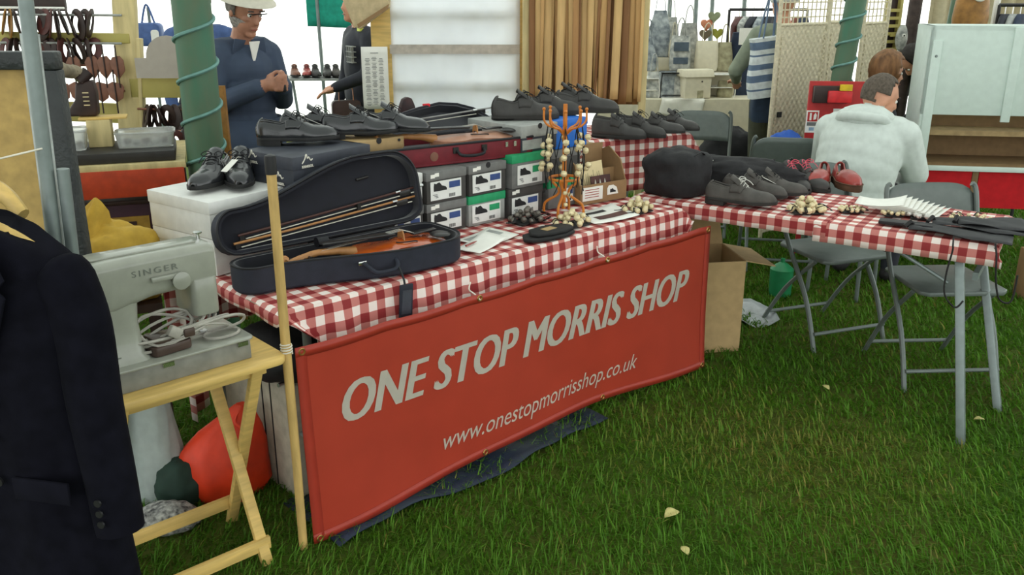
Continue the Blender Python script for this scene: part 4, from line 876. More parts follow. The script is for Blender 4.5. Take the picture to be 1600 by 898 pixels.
g = G(); g.loft([[(a * math.cos(q * PI / 12) * (1 + .1 * math.sin(q * 2.9 + z * 20)), b * math.sin(q * PI / 12) * (1 + .1 * math.cos(q * 2.1 + z * 9)), z) for q in range(24)] for z, a, b in ((0, .09, .07), (.08, .1, .08), (.2, .085, .07), (.3, .07, .05), (.42, .055, .04), (.5, .05, .03))]); g.build('bag_body', mat('milky_plastic', (196, 206, 202), r=.3, transl=.35, n=.06), pb, smooth=60)
gb = blob('dark green cloth bag at the foot of the plastic carrier', 'bag', 'cloth_bag', at(250, 825, 0) + V((.02, .16, 0)), (.09, .08, .1), mat('dark_green_cloth', (30, 52, 42), r=.8), 2.2)
blob('black and white patterned cloth bundle on the grass by the green bag', 'bundle', 'cloth_bundle', at(256, 838, 0) + V((0, .05, 0)), (.1, .07, .05), mat('patterned_cloth', (190, 190, 184), r=.8, col2=(40, 42, 46), ns=60), 5.5)
du = thing('storage_box', 'white storage box with dark front lines behind the bamboo stick', 'box', T(.04, .14, 0), UANG)
G().box((.2, .25, .21), (.42, .5, .42)).build('box_body', mat('off_white_panel', (176, 168, 150), r=.6), du, bevel=.006)
for y in (.14, .2): G().box((-.0115, y, .21), (.003, .004, .4), X=M.Rotation(-.0, 4, 'X')).build('groove', M_ink, du)
tg = blob('dark bag lying on the white storage box under the table', 'bag', 'dark_bag', T(.1, .3, .422), (.15, .2, .09), M_bag, 9.1, rz=UANG)
tag(G().tube([(0, 0, .01), (.05, .01, .01)], .007, 8).build('steel_tin', M_chrome, None, loc=T(.0, .16, .424), rz=UANG), 'small shiny metal tin on the white storage box', 'tin')
tag(G().grid(10, 8, lambda a, b: (a * .3, .03 * math.sin(a * 9), .12 + b * .5), uvfn=lambda a, b: (a * .32, b * .5)).build('hanging_cloth', GING, None, solid=.0015, loc=T(-.06, .70, 0), rz=UANG + R(60)), 'spare gingham cloth hanging behind the snack table legs', 'tablecloth')
# ================================================================== JACKET ON A RAIL
rail = thing('garment_rail', 'grey metal garment rail with tall tubular upright', 'rail')
pt, pb_ = atY(40, 0, 1.87), atY(84, 360, 1.87); dirv = (pb_ - pt); foot = pt + dirv * (pt.z / -dirv.z); topp = pt - dirv * .12
G().tube([foot + V((0, 0, .0)), topp], .0145, 12).build('upright', M_steel, rail)
G().tube([foot + V((.03, .01, 0)), pt + dirv * .72 + V((.03, .01, 0))], .013, 12).build('sleeve_tube', M_steel, rail); G().tube([foot + V((-.26, 0, .03)), foot + V((.08, 0, .03))], .012, 8).build('foot_bar', M_steel, rail)
wz = atY(62, 233, 1.86).z; G().tube([atY(66, 232, 1.855), atY(-60, 262, 1.83), atY(-260, 262, 1.8)], .002, 6).build('hanging_wire', M_cord, rail)
G().box((0, 0, 0), (.04, .004, .9), X=M.Translation(atY(64, 240, 1.93) + V((0, 0, -.2))) @ M.Rotation(.04, 4, 'Y')).build('slat', mat('pale_metal', (178, 184, 182), r=.4), rail)
M_jk = mat('navy_wool', (15, 15, 23), r=1, n=.2, b=.05, bs=250, spec=.1); M_jk2 = mat('navy_lapel', (18, 18, 27), r=.95, n=.15, spec=.1)
jc = atY(-30, 335, 1.74); 
hg = thing('coat_hanger', 'pale wooden coat hanger with wire hook holding the navy jacket', 'hanger', (jc.x, jc.y, jc.z), R(-12))
G().tube(smooth_path([(-.17, 0, -.11), (-.12, .0, -.08), (-.04, 0, -.04), (0, 0, -.03), (.04, 0, -.04), (.12, 0, -.08), (.17, 0, -.11)], 4), [.009, .013] + [.016] * 21 + [.013, .009], 10, flat=1.5).build('hanger_arms', M_wood, hg)
G().prism([(-.05, -.055), (-.04, .0), (-.02, .022), (.02, .022), (.04, 0), (.05, -.055), (.015, -.02), (-.015, -.055)], -.009, .009, X=M.Translation((0, -.02, 0)) @ FRONT).build('shaped_neck', M_wood, hg, bevel=.004)
G().tube(smooth_path([(0, 0, .02), (0, 0, .06), (.012, 0, .085), (.02, 0, .11), (.0, 0, .128), (-.02, 0, .12), (-.026, 0, .11)]), .0025, 8).build('hook', M_chrome, hg)
jk = thing('suit_jacket', 'navy wool suit jacket hanging on a wooden hanger in the foreground', 'jacket', (jc.x, jc.y, jc.z), R(-12))
def jr(w_, d, z, n=40, wob=0): return [(w_ * math.copysign(abs(math.cos(a)) ** .8, math.cos(a)) , d * math.sin(a) * (1 + wob * math.sin(a * 9)), z - .035 * abs(math.cos(a)) ** 2 * (1 if z > -.1 else 0)) for a in [2 * PI * i / n for i in range(n)]]
g = G(); g.loft([jr(.07, .05, .0), jr(.13, .065, -.02), jr(.19, .075, -.06), jr(.205, .09, -.14), jr(.2, .1, -.26), jr(.19, .095, -.4, wob=.05), jr(.205, .1, -.55, wob=.1), jr(.225, .11, -.93, wob=.12)]); g.build('body', M_jk, jk, smooth=70)
for s in (-1, 1):
    g = G(); P = smooth_path([(s * .145, 0, -.095), (s * .172, -.005, -.13), (s * .20, -.012, -.22), (s * .215, -.03, -.38), (s * .235, -.045, -.53), (s * .248, -.055, -.655)], 4); n = len(P); g.tube(P, [.03, .045, .054, .058, .06] + [.062 - .014 * i / n for i in range(5, n)], 16); sl = g.build('sleeve', M_jk, jk, smooth=70)
    for q in range(3): G().lathe([(.008, 0), (.008, .004)], 10, X=M.Translation((s * .25, -.11, -.56 - .025 * q)) @ M.Rotation(PI / 2, 4, 'X')).build('cuff_button', M_black, sl)
    g = G(); g.prism([(s * .045, .005), (s * .085, -.01), (s * .12, -.1), (s * .10, -.12), (s * .115, -.135), (s * .01, -.40), (s * .002, -.42), (s * .002, -.30)], -.004, .004, X=M.Translation((0, -.104, 0)) @ FRONT); g.build('lapel', M_jk2, jk, bevel=.002)
    G().box((s * .12, -.108, -.55), (.13, .008, .05)).build('pocket_flap', M_jk2, jk, bevel=.002)
for q in range(2): G().lathe([(.011, 0), (.011, .005)], 12, X=M.Translation((.02, -.106, -.44 - .1 * q)) @ M.Rotation(PI / 2, 4, 'X')).build('button', M_black, jk)
G().box((.072, -.112, -.128), (.028, .003, .012), X=M.Rotation(0, 4, 'Y')).build('white_label', M_paper, jk)
hg2 = thing('coat_hanger', 'cream wooden hanger behind the navy jacket at the rail end', 'hanger', tuple(atY(-14, 300, 1.9)), R(-30))
G().tube(smooth_path([(-.2, 0, -.07), (-.1, 0, -.02), (0, 0, .01), (.06, 0, -.005), (.1, .0, -.04)], 4), .014, 10, flat=1.6).build('hanger_arms', M_wood, hg2); G().tube(smooth_path([(0, 0, .02), (0, 0, .06), (.02, 0, .09), (0, 0, .115), (-.02, 0, .1)]), .0025, 8).build('hook', M_chrome, hg2)
# ================================================================== PEOPLE
def cap(g, a, ra, b, rb, n=12):
    a, b = V(a), V(b); g.tube([a, b], [ra, rb], n); g.sph(a, ra, n, 8); g.sph(b, rb, n, 8)
SKIN = mat('skin', (206, 150, 122), r=.5, n=.06); SKIN2 = mat('weathered_skin', (172, 122, 98), r=.5, n=.1)
def head_parts(X, s=1.0):
    e = []
    def el(c, r, reg='skin'): e.append(('e', X @ (V(c) * s), tuple(q * s for q in r), reg, X.to_3x3()))
    el((-.01, 0, .02), (.098, .078, .100)); el((.028, 0, -.045), (.066, .058, .085)); el((.072, 0, -.098), (.026, .028, .022)); el((.082, 0, -.066), (.017, .026, .015))
    for y in (-1, 1): el((-.005, y * .076, -.012), (.02, .011, .032)); el((.062, y * .034, -.02), (.022, .02, .016))
    e.append(('c', X @ (V((.088, 0, .012)) * s), .009 * s, X @ (V((.106, 0, -.028)) * s), .0135 * s, 'skin'))
    e.append(('c', X @ (V((.074, -.035, .03)) * s), .011 * s, X @ (V((.074, .035, .03)) * s), .011 * s, 'skin'))
    return e
def person(label, loc, rz, bones, mats, vox=.011, scale=1.0):
    t = thing('person', label, 'person', loc, rz)
    g = G(); segs = []
    for b in bones:
        if b[0] == 'c':
            _, a, ra, c, rc, reg = b; cap(g, a, ra, c, rc); segs.append((np.array(V(a)), np.array(V(c)), max(ra, rc), reg, ra, rc))
        else:
            _, c, r, reg, rot = b; rot = rot if rot is not None else M.Identity(3); X = rot.to_4x4(); X.translation = V(c); g.sph((0, 0, 0), r, 20, 14, X=X); segs.append((np.array(V(c)), np.array(V(c)), sum(r) / 3, reg, sum(r) / 3, sum(r) / 3))
    o = g.build('body', [mats[k] for k in mats], None, smooth=0)
    md = o.modifiers.new('r', 'REMESH'); md.mode = 'VOXEL'; md.voxel_size = vox
    sm_ = o.modifiers.new('s', 'SMOOTH'); sm_.iterations = 3; sm_.factor = .5
    dg = bpy.context.evaluated_depsgraph_get(); me = bpy.data.meshes.new_from_object(o.evaluated_get(dg)); bpy.data.objects.remove(o)
    keys = list(mats); n = len(me.polygons); cen = np.empty(n * 3); me.polygons.foreach_get('center', cen); cen = cen.reshape(-1, 3)
    best = np.full(n, 1e9); reg = np.zeros(n, int)
    for a, c, r, rg, ra, rc in segs:
        ab = c - a; L2_ = ab @ ab; k = np.clip(((cen - a) @ ab) / L2_, 0, 1) if L2_ > 1e-9 else np.zeros(n)
        dist = np.linalg.norm(cen - (a + k[:, None] * ab), axis=1) - (ra + (rc - ra) * k)
        if rg == 'skin': dist = dist - .002
        mk = dist < best; best[mk] = dist[mk]; reg[mk] = keys.index(rg)
    me.materials.clear(); [me.materials.append(mats[k]) for k in keys]; me.polygons.foreach_set('material_index', reg.astype(np.int32)); me.shade_smooth(); me.name = 'body'
    o = bpy.data.objects.new('body', me); C.objects.link(o); o.parent = t; return t
def face_bits(t, X, s=1.0, eye=M_ink, brow=None):
    for y in (-1, 1):
        g = G(); g.sph(X @ (V((.0765, y * .032, .004)) * s), .0105 * s, 10, 8); g.build('eye', M_paper, t); g = G(); g.sph(X @ (V((.0855, y * .032, .003)) * s), .0045 * s, 8, 6); g.build('pupil', eye, t)
        G().tube([X @ (V((.088, y * .018, .026)) * s), X @ (V((.086, y * .05, .028)) * s)], .004 * s, 5).build('eyebrow', brow or M_ink, t)
    G().tube([X @ (V((.097, -.02, -.066)) * s), X @ (V((.101, 0, -.065)) * s), X @ (V((.097, .02, -.066)) * s)], .0028 * s, 5).build('mouth', mat('lip', (150, 84, 76), r=.5), t)
def hair(t, X, m, keep, off=1.09, s=1.0, amp=.05, extra=None, nm='hair', zs=1.0):
    g = G()
    def fn(a, b):
        th = 2 * PI * a; ph = PI * b; d = V((math.sin(ph) * math.cos(th), math.sin(ph) * math.sin(th), math.cos(ph)))
        k = off * (1 + amp * NZ.noise(d * 6) + amp * .6 * NZ.noise(V((d.x * 20, d.y * 20, d.z * 3)))); return X @ (V((-.01 + d.x * .098 * k, d.y * .08 * k, .02 + d.z * .104 * k * zs)) * s)
    def kp(a, b):
        th = 2 * PI * a; ph = PI * b; return keep(V((math.sin(ph) * math.cos(th), math.sin(ph) * math.sin(th), math.cos(ph))))
    g.grid(40, 24, fn, keep=kp); return g.build(nm, m, t, smooth=80, solid=.008)
def HX(p, yaw=0, pitch=0, roll=0): return M.Translation(p) @ M.Rotation(R(yaw), 4, 'Z') @ M.Rotation(R(pitch), 4, 'Y') @ M.Rotation(R(roll), 4, 'X')
def legs(p='bottom', hz=.9, w_=.1, s=1.0, sh='shoe'):
    out = []
    for y in (-1, 1):
        out += [('c', (0, y * w_ * .9, hz), .105 * s, (.015, y * w_, .5), .07 * s, p), ('c', (.015, y * w_, .5), .068 * s, (-.01, y * w_, .1), .05 * s, p), ('c', (-.02, y * w_, .05), .045, (.15, y * (w_ + .02), .035), .035, sh)]
    return out
def fingers(base, d, up, n=4, side=1, L=.075, curl=.5, reg='skin'):
    d, up = V(d).normalized(), V(up).normalized(); sd = d.cross(up).normalized() * side; out = []
    for i in range(n):
        a = V(base) + sd * (.019 * (i - 1.5)); l = L * (1, 1.1, 1.02, .8)[i]
        m1 = a + d * l * .45 - up * curl * .01; m2 = m1 + (d * (1 - curl) - up * curl).normalized() * l * .35; m3 = m2 + (d * (1 - 1.6 * curl) - up * 1.3 * curl).normalized() * l * .25
        out += [('c', a, .0095, m1, .009, reg), ('c', m1, .009, m2, .0085, reg), ('c', m2, .0085, m3, .0075, reg)]
    th = V(base) - d * .05 + sd * -.035; t1 = th + (d * .7 - sd * .6).normalized() * .04; t2 = t1 + (d * 1 - up * .3).normalized() * .03
    return out + [('c', th, .013, t1, .011, reg), ('c', t1, .011, t2, .009, reg)]
M_jkt = mat('blue_grey_jacket', (62, 74, 94), r=.8, n=.12, ns=6, b=.1, bs=14); M_trs = mat('dark_trousers', (40, 42, 50), r=.85); M_shoe = mat('dark_footwear', (30, 28, 28), r=.6); M_grhair = mat('grey_hair', (110, 104, 98), r=.8, n=.3, ns=60); M_beard = mat('grey_beard', (150, 144, 138), r=.9, n=.3, ns=80)
# ---- man with the sun hat
hx_ = HX((.075, 0, 1.545), 4, 24)
B = head_parts(hx_) + legs(hz=.86) + [('c', (.0, 0, 1.36), .058, (.05, 0, 1.48), .052, 'skin'), ('e', (0, 0, .95), (.15, .17, .16), 'top', None), ('e', (0, 0, 1.1), (.145, .165, .2), 'top', None), ('e', (-.005, 0, 1.24), (.13, .17, .15), 'top', None), ('c', (-.01, -.115, 1.325), .085, (-.01, .115, 1.325), .085, 'top')]
for y in (-1, 1):
    B += [('c', (0, y * .155, 1.31), .076, (.03, y * .205, 1.08), .06, 'top'), ('c', (.03, y * .205, 1.08), .058, (.24, y * .075, 1.17), .047, 'top'), ('c', (.25, y * .07, 1.175), .03, (.27, y * .045, 1.185), .032, 'skin'), ('e', (.295, y * .03, 1.195), (.045, .022, .04), 'skin', None)]
for i in range(4):
    for y in (-1, 1):
        z = 1.228 - .02 * i; a = V((.332, y * .034, z + .004 * y)); b = V((.358 - .004 * i, y * .008, z + .005 * y)); c = V((.346, -y * .026, z + .005 * y)); B += [('c', a, .0078, b, .0075, 'skin'), ('c', b, .0075, c, .007, 'skin')]
for y in (-1, 1): B += [('c', (.285, y * .035, 1.228), .012, (.325, y * .014, 1.252), .0105, 'skin'), ('c', (.325, y * .014, 1.252), .0105, (.348, -y * .008, 1.25), .009, 'skin')]
pm = person('man in pale sun hat and blue-grey jacket, hands clasped, looking down', atY(388, 200, 4.78) * V((1, 1, 0)) if False else (atY(388, 200, 4.78).x, 4.78, 0), R(-42), B, {'skin': SKIN2, 'top': M_jkt, 'bottom': M_trs, 'shoe': M_shoe}, vox=.006)
face_bits(pm, hx_, brow=M_grhair)
hair(pm, hx_, M_grhair, lambda d: d.x < .35 and d.z > -.35, off=1.06); hair(pm, hx_, M_beard, lambda d: False or (d.z < -.35 and d.x > -.1), off=1.0, zs=1.32, nm='beard')
M_hat = mat('stone_canvas', (206, 200, 184), r=.85, n=.06)
h = G(); HM = hx_ @ M.Translation((-.01, 0, .06)) @ M.Rotation(R(-8), 4, 'Y'); h.lathe([(.15, -.016), (.145, -.006), (.112, .012), (.106, .03), (.1, .085), (.08, .11), (.02, .116)], 30, X=HM); h = h.build('sun_hat', M_hat, pm, smooth=60)
G().lathe([(.109, .012), (.1085, .034)], 30, X=HM).build('hat_band', mat('hat_band', (150, 144, 128), r=.8), h)
g = G(); g.loft([[(r1 * math.cos(a), r2 * math.sin(a), z) for a in [2 * PI * i / 28 for i in range(28)]] for z, r1, r2 in ((.72, .185, .205), (.85, .175, .195), (1.0, .158, .18))], cap=False); g.build('jacket_hem', M_jkt, pm, smooth=60, solid=.006)
for y in (-1, 1): G().prism([(0, 0), (.07, .01), (.085, -.07), (.02, -.05)], -.004, .004, X=fm((.075, y * .015, 1.395), (.15, y, 0), (.25, 0, 1))).build('collar', M_jkt, pm, bevel=.002)
G().prism([(-.03, .03), (.03, .03), (0, -.09)], -.003, .003, X=fm((.125, 0, 1.36), (0, 1, 0), (.2, 0, 1))).build('shirt_front', M_paper, pm)
tag(G().box((0, 0, 0), (.05, .03, .04)).build('small_camera', M_black, None, bevel=.006, loc=V((pm.location.x + .335 * math.cos(R(-42)), pm.location.y + .33 * math.sin(R(-42)), 1.172))), 'small black gadget held in the clasped hands of the hatted man', 'gadget')
# eyeglass cord clip hanging from hat
G().tube([hx_ @ V((.10, .055, .02)), hx_ @ V((.102, .03, .018)), hx_ @ V((.105, 0, .022)), hx_ @ V((.102, -.03, .018)), hx_ @ V((.10, -.055, .02))], .003, 5).build('spectacles', M_ink, pm)
# ---- person behind the green pole and person in dark sports jacket
def stander(label, loc, rz, top, bot, hairm, hz=1.62, armf=.0, arms=None, pitch=0, yaw=0, skin=SKIN, keep=None, vox=.013, lean=0, hk=None):
    hxx = HX((.02 + lean, 0, hz - .1), yaw, pitch); k = hz / 1.62
    b = head_parts(hxx) + legs(hz=.86 * k) + [('c', (lean * .6, 0, 1.33 * k), .058, (.01 + lean, 0, 1.44 * k), .05, 'skin'), ('e', (0, 0, .93 * k), (.13, .18, .15), 'top', None), ('e', (lean * .3, 0, 1.1 * k), (.125, .175, .2), 'top', None), ('e', (lean * .5, 0, 1.23 * k), (.125, .18, .14), 'top', None), ('c', (lean * .6, -.13, 1.31 * k), .075, (lean * .6, .13, 1.31 * k), .075, 'top')]
    arms = arms or {}
    for y in (-1, 1):
        el_, wr = arms.get(y, ((.03, y * .24, 1.05 * k), (.12, y * .22, .83 * k)))
        b += [('c', (lean * .6, y * .17, 1.3 * k), .07, el_, .052, 'top'), ('c', el_, .05, wr, .038, 'top')]
        d = (V(wr) - V(el_)).normalized(); p = V(wr) + d * .06; b += [('c', V(wr), .028, p, .03, 'skin')] + fingers(p + d * .02, d, (0, 0, 1) if abs(d.z) < .8 else (1, 0, 0), side=y, curl=.45)
    t = person(label, loc, rz, b, {'skin': skin, 'top': top, 'bottom': bot, 'shoe': M_shoe}, vox=vox); face_bits(t, hxx); hair(t, hxx, hairm, keep or (lambda d: (d.x < .45 or d.z > .75) and d.z > -.3)); return t
M_dkj = mat('black_sports_jacket', (34, 36, 46), r=.7); M_brh = mat('brown_hair', (96, 66, 44), r=.7, n=.3, ns=50); M_dkh = mat('dark_hair', (44, 38, 34), r=.7, n=.3, ns=50)
stander('person in blue top standing half behind the green pole', (atY(318, 100, 6.2).x, 6.2, 0), R(-70), mat('mid_blue_top', (70, 92, 140), r=.8), M_trs, M_brh, hz=1.66)
p3 = stander('person in black sports jacket with pale stripes beside the price list', (atY(566, 100, 6.5).x, 6.5, 0), R(-150), M_dkj, M_trs, M_dkh, hz=1.64, arms={1: ((.05, .24, 1.08), (.25, .14, 1.0))})
for i in range(4): G().box((.115, .1, 1.16 + .035 * i), (.03, .12, .006)).build('stripe', M_lgrey, p3)
for y in (.06, .1, .14): G().box((.122, y, 1.21), (.02, .005, .11)).build('stripe', M_lgrey, p3)
G().box((.02, .13, 1.375), (.09, .05, .02), X=M.Identity(4)).build('shoulder_flash', mat('lime_flash', (206, 214, 90), r=.6), p3)
hb = thing('handbag', 'dark leather handbag with tan straps held by the sports jacket wearer', 'bag', atY(541, 170, 6.3), R(20)); hb.location.z -= .12
G().prism(rr(-.1, .1, 0, .18, .03), -.03, .03, X=FRONT).build('bag_body', mat('dark_brown_leather', (62, 44, 42), r=.5), hb, bevel=.006); 
for s in (-1, 1): G().tube(smooth_path([(s * .05, -.02, .17), (s * .045, -.02, .26), (s * .02, -.01, .31), (0, 0, .32)]), .009, 6, flat=.4).build('strap', mat('tan_leather', (168, 104, 62), r=.5), hb)
# ---- seated man in the pale hoodie (on a chair of his own)
M_hood = mat('pale_grey_fleece', (204, 212, 206), r=.9, n=.05, b=.12, bs=9)
sx_, sy_ = 1.88, 4.86
stl = thing('stool', 'low stool hidden under the man in the pale hoodie', 'stool', (sx_, sy_, 0), R(50))
G().prism(rr(-.17, .17, -.17, .17, .03), .40, .43).build('seat', M_chair, stl, bevel=.004)
for a in (-1, 1):
    for b in (-1, 1): G().tube([(a * .14, b * .14, 0), (a * .13, b * .13, .4)], .012, 8).build('leg', M_chair, stl)
hx2 = HX((.20, -.02, 1.075), -44, 18)
B = head_parts(hx2) + [('c', (.12, 0, .97), .06, (.17, -.01, 1.03), .056, 'skin'), ('e', (-.03, 0, .57), (.17, .21, .15), 'top', None), ('e', (.0, 0, .7), (.175, .225, .17), 'top', None), ('e', (.06, 0, .83), (.17, .235, .15), 'top', None), ('e', (.03, 0, .765), (.172, .232, .17), 'top', None), ('e', (-.015, 0, .635), (.172, .22, .16), 'top', None), ('e', (.085, 0, .885), (.15, .235, .12), 'top', None), ('c', (.10, -.15, .90), .10, (.10, .15, .90), .10, 'top'), ('e', (-.02, 0, .53), (.17, .2, .09), 'bottom', None)]
for y in (-1, 1):
    B += [('c', (.11, y * .2, .89), .09, (.2, y * .26, .68), .07, 'top'), ('c', (.2, y * .26, .68), .065, (.40, y * .14, .60), .05, 'top'), ('c', (.40, y * .14, .60), .03, (.46, y * .1, .60), .032, 'skin')] + fingers((.48, y * .09, .6), (1, -.4 * y, 0), (0, 0, 1), side=y)
    B += [('c', (0, y * .1, .53), .1, (.42, y * .14, .5), .075, 'bottom'), ('c', (.42, y * .14, .5), .07, (.36, y * .14, .1), .05, 'bottom'), ('c', (.34, y * .14, .05), .045, (.5, y * .16, .035), .036, 'shoe')]
M_crop = mat('cropped_grey_brown_hair', (92, 82, 72), r=.85, n=.25, ns=70)
pm2 = person('seated man in pale grey hooded sweatshirt, seen from behind, leaning forward', (sx_, sy_, .0), R(50), B, {'skin': SKIN, 'top': M_hood, 'bottom': M_trs, 'shoe': M_shoe}, vox=.011)
face_bits(pm2, hx2); hair(pm2, hx2, M_crop, lambda d: (d.x < .2 or (d.z > .75 and d.x < .55)) and d.z > -.55 and not (abs(d.y) > .8 and d.z < .05), off=1.035, amp=.02)
g = G(); HC = V((.05, 0, .985))
g.sph(HC, (.095, .15, .065), 26, 14, fn=lambda d: 1 + .1 * NZ.noise(d * 3)); g.build('hood', M_hood, pm2, smooth=70)
G().tube(smooth_path([(.06, -.13, .96), (.0, -.1, .985), (-.03, 0, .995), (.0, .1, .985), (.06, .13, .96), (.13, .1, .94)], 5), .028, 10).build('hood_rim', M_hood, pm2, smooth=70)
G().tube([(.17 * math.cos(a) - .02, .215 * math.sin(a), .555) for a in [2 * PI * i / 28 for i in range(28)]], .016, 8, closed=True).build('waistband', M_hood, pm2)
# ---- seated woman beside him
M_aub = mat('auburn_hair', (132, 92, 58), r=.6, n=.3, ns=40, stretch=(1, 1, .2)); M_blk_top = mat('charcoal_top', (46, 50, 56), r=.85)
wx, wy = 2.28, 5.86
fold_chair('grey folding chair that the auburn-haired woman sits on', (wx, wy, 0), R(90))
hx3 = HX((.12, 0, 1.135), 4, 8)
B = head_parts(hx3, .97) + [('c', (.06, 0, 1.0), .052, (.1, 0, 1.07), .048, 'skin'), ('e', (-.02, 0, .58), (.14, .18, .14), 'top', None), ('e', (.0, 0, .74), (.13, .175, .17), 'top', None), ('e', (.03, 0, .88), (.13, .175, .12), 'top', None), ('c', (.04, -.12, .95), .075, (.04, .12, .95), .075, 'top')]
for y in (-1, 1):
    B += [('c', (.05, y * .16, .94), .068, (.12, y * .2, .72), .052, 'top'), ('c', (.12, y * .2, .72), .05, (.34, y * .1, .62), .038, 'top'), ('c', (.34, y * .1, .62), .026, (.39, y * .08, .62), .028, 'skin')] + fingers((.41, y * .07, .62), (1, -.3 * y, 0), (0, 0, 1), side=y)
    B += [('c', (0, y * .09, .53), .095, (.42, y * .1, .5), .07, 'bottom'), ('c', (.42, y * .1, .5), .065, (.4, y * .1, .1), .045, 'bottom'), ('c', (.38, y * .1, .05), .04, (.53, y * .11, .035), .032, 'shoe')]
pw = person('seated woman with auburn hair in charcoal top beside the hooded man', (wx, wy, 0), R(2), B, {'skin': SKIN, 'top': M_blk_top, 'bottom': M_trs, 'shoe': M_shoe}, vox=.012)
face_bits(pw, hx3, .97); hair(pw, hx3, M_aub, lambda d: d.x < .38 or d.z > .62, off=1.16, amp=.06)
# ---- shopper with the striped tote; stooping person in black
M_sage = mat('sage_sweater', (132, 140, 122), r=.9, n=.1); M_jean = mat('navy_denim', (44, 54, 74), r=.85)
ps = stander('shopper in sage sweater at the bag stall with striped tote', (atY(1218, 100, 6.4).x, 6.4, 0), R(100), M_sage, mat('olive_trousers', (74, 76, 60), r=.9), mat('white_hair', (196, 194, 190), r=.8, n=.15, ns=50), hz=1.66, arms={1: ((.05, .3, 1.1), (.25, .2, 1.02)), -1: ((.02, -.24, 1.06), (.12, -.2, .9))})
tb = thing('striped_tote_bag', 'blue and white striped tote bag hanging from the shopper', 'bag', atY(1203, 150, 6.12), R(6)); TBm = M.Rotation(R(-7), 4, 'Y')
ms = [mat('tote_white', (206, 212, 212), r=.85), mat('tote_blue', (92, 110, 134), r=.85)]
zb = 0
for i, (h_, k) in enumerate(((.05, 0), (.012, 1), (.045, 0), (.045, 1), (.035, 0), (.035, 1), (.05, 0), (.012, 1), (.03, 0), (.05, 1), (.022, 0))):
    f0, f1 = zb / .386, (zb + h_) / .386; wv = lambda f: .145 - .02 * f + .012 * math.sin(f * 6)
    g = G(); g.loft([[(x, y, zb) for x, y in rr(-wv(f0), wv(f0), -.05, .05, .03)], [(x, y, zb + h_) for x, y in rr(-wv(f1), wv(f1), -.05, .05, .03)]], X=TBm); g.build('stripe_panel', ms[k], tb, smooth=50); zb += h_
for y in (-.04, .04): G().tube(smooth_path([TBm @ V((-.05, y, .38)), TBm @ V((-.02, y * .8, .5)), TBm @ V((.03, 0, .66)), TBm @ V((.06, y * .5, .55)), TBm @ V((.05, y, .38))]), .012, 6, flat=.35).build('handle', ms[1], tb)
G().tube([TBm @ V((.04, -.055, .37)), TBm @ V((.042, -.058, .28))], .008, 6).build('charm', M_paper, tb)
nb_ = thing('navy_bag', 'plain navy cloth bag hanging below the striped tote', 'bag', atY(1198, 190, 6.2), R(4))
g = G(); g.loft([[(x, y, z) for x, y in rr(-w_, w_, -.05, .05, .03)] for z, w_ in ((0, .1), (.03, .118), (.12, .12), (.22, .105))]); g.build('bag_body', mat('navy_cloth', (44, 58, 78), r=.85), nb_, smooth=50); G().tube(smooth_path([(-.06, 0, .22), (0, 0, .3), (.06, 0, .22)]), .009, 6, flat=.4).build('handle', MATS['navy_cloth'], nb_)
px_ = atY(1426, 120, 7.0).x
hx5 = HX((.42, .0, 1.12), -10, 60)
B = head_parts(hx5) + legs(hz=.9) + [('e', (-.02, 0, .93), (.15, .19, .16), 'top', None), ('e', (.1, 0, 1.05), (.19, .19, .15), 'top', None), ('e', (.22, 0, 1.12), (.17, .2, .13), 'top', None), ('c', (.3, -.13, 1.13), .085, (.3, .13, 1.13), .085, 'top'), ('c', (.33, 0, 1.13), .06, (.4, 0, 1.12), .05, 'skin')]
for y in (-1, 1): B += [('c', (.3, y * .18, 1.12), .07, (.36, y * .22, .86), .055, 'top'), ('c', (.36, y * .22, .86), .05, (.5, y * .16, .7), .04, 'top'), ('c', (.5, y * .16, .7), .028, (.54, y * .15, .66), .03, 'skin')] + fingers((.55, y * .15, .64), (.6, 0, -.8), (1, 0, .6), side=y)
pk = person('stooping person in black top behind the white cabinet', (px_ + .42, 7.05, 0), R(185), B, {'skin': SKIN, 'top': mat('black_top', (30, 30, 34), r=.9), 'bottom': M_jean, 'shoe': M_shoe}, vox=.013); face_bits(pk, hx5); hair(pk, hx5, M_dkh, lambda d: d.x < .4 and d.z > -.4)
# ================================================================== LEFT STALL: LEATHER GOODS
M_cpine = mat('cream_pine', (206, 188, 136), r=.6, n=.12, ns=5, stretch=(6, 6, 1)); M_olive = mat('yellow_pine_beam', (176, 164, 92), r=.6, n=.1, ns=5); M_dleath = mat('dark_leather', (52, 36, 32), r=.5, n=.25, ns=14); M_mleath = mat('maroon_leather', (84, 44, 40), r=.5, n=.2); M_tleath = mat('ochre_leather', (150, 106, 48), r=.5, n=.2); M_lbrown = mat('brown_leather', (122, 80, 62), r=.5, n=.15)
ca = at(95, 262, .92); cb_ = at(290, 251, .92); CX = fm((ca.x, ca.y, 0), (cb_ - ca), (-(cb_ - ca).y, (cb_ - ca).x, 0)); clen = (cb_ - ca).length
ct = thing('stall_counter', 'wooden stall counter with red front behind the sewing machine', 'counter'); ct.matrix_world = CX
G().box((clen / 2 - .4, .3, .905), (clen + .8, .62, .03)).build('worktop', M_cpine, ct, bevel=.004)
G().box((clen / 2 - .4, .0, .835), (clen + .78, .03, .12)).build('red_fascia', mat('red_painted_board', (178, 62, 30), r=.6, n=.12), ct, bevel=.003)
G().box((clen / 2 - .4, .3, .52), (clen + .7, .56, .025)).build('lower_shelf', mat('dark_shelf', (58, 46, 46), r=.7), ct)
for x in (-.75, clen - .04):
    for y in (.03, .57): G().box((x, y, .445), (.05, .05, .89)).build('leg', M_dleath, ct, bevel=.004)
tr = thing('purple_chest', 'dark purple chest with yellow panel on the lower shelf of the counter', 'chest'); tr.matrix_world = CX @ M.Translation((.02, .06, .533))
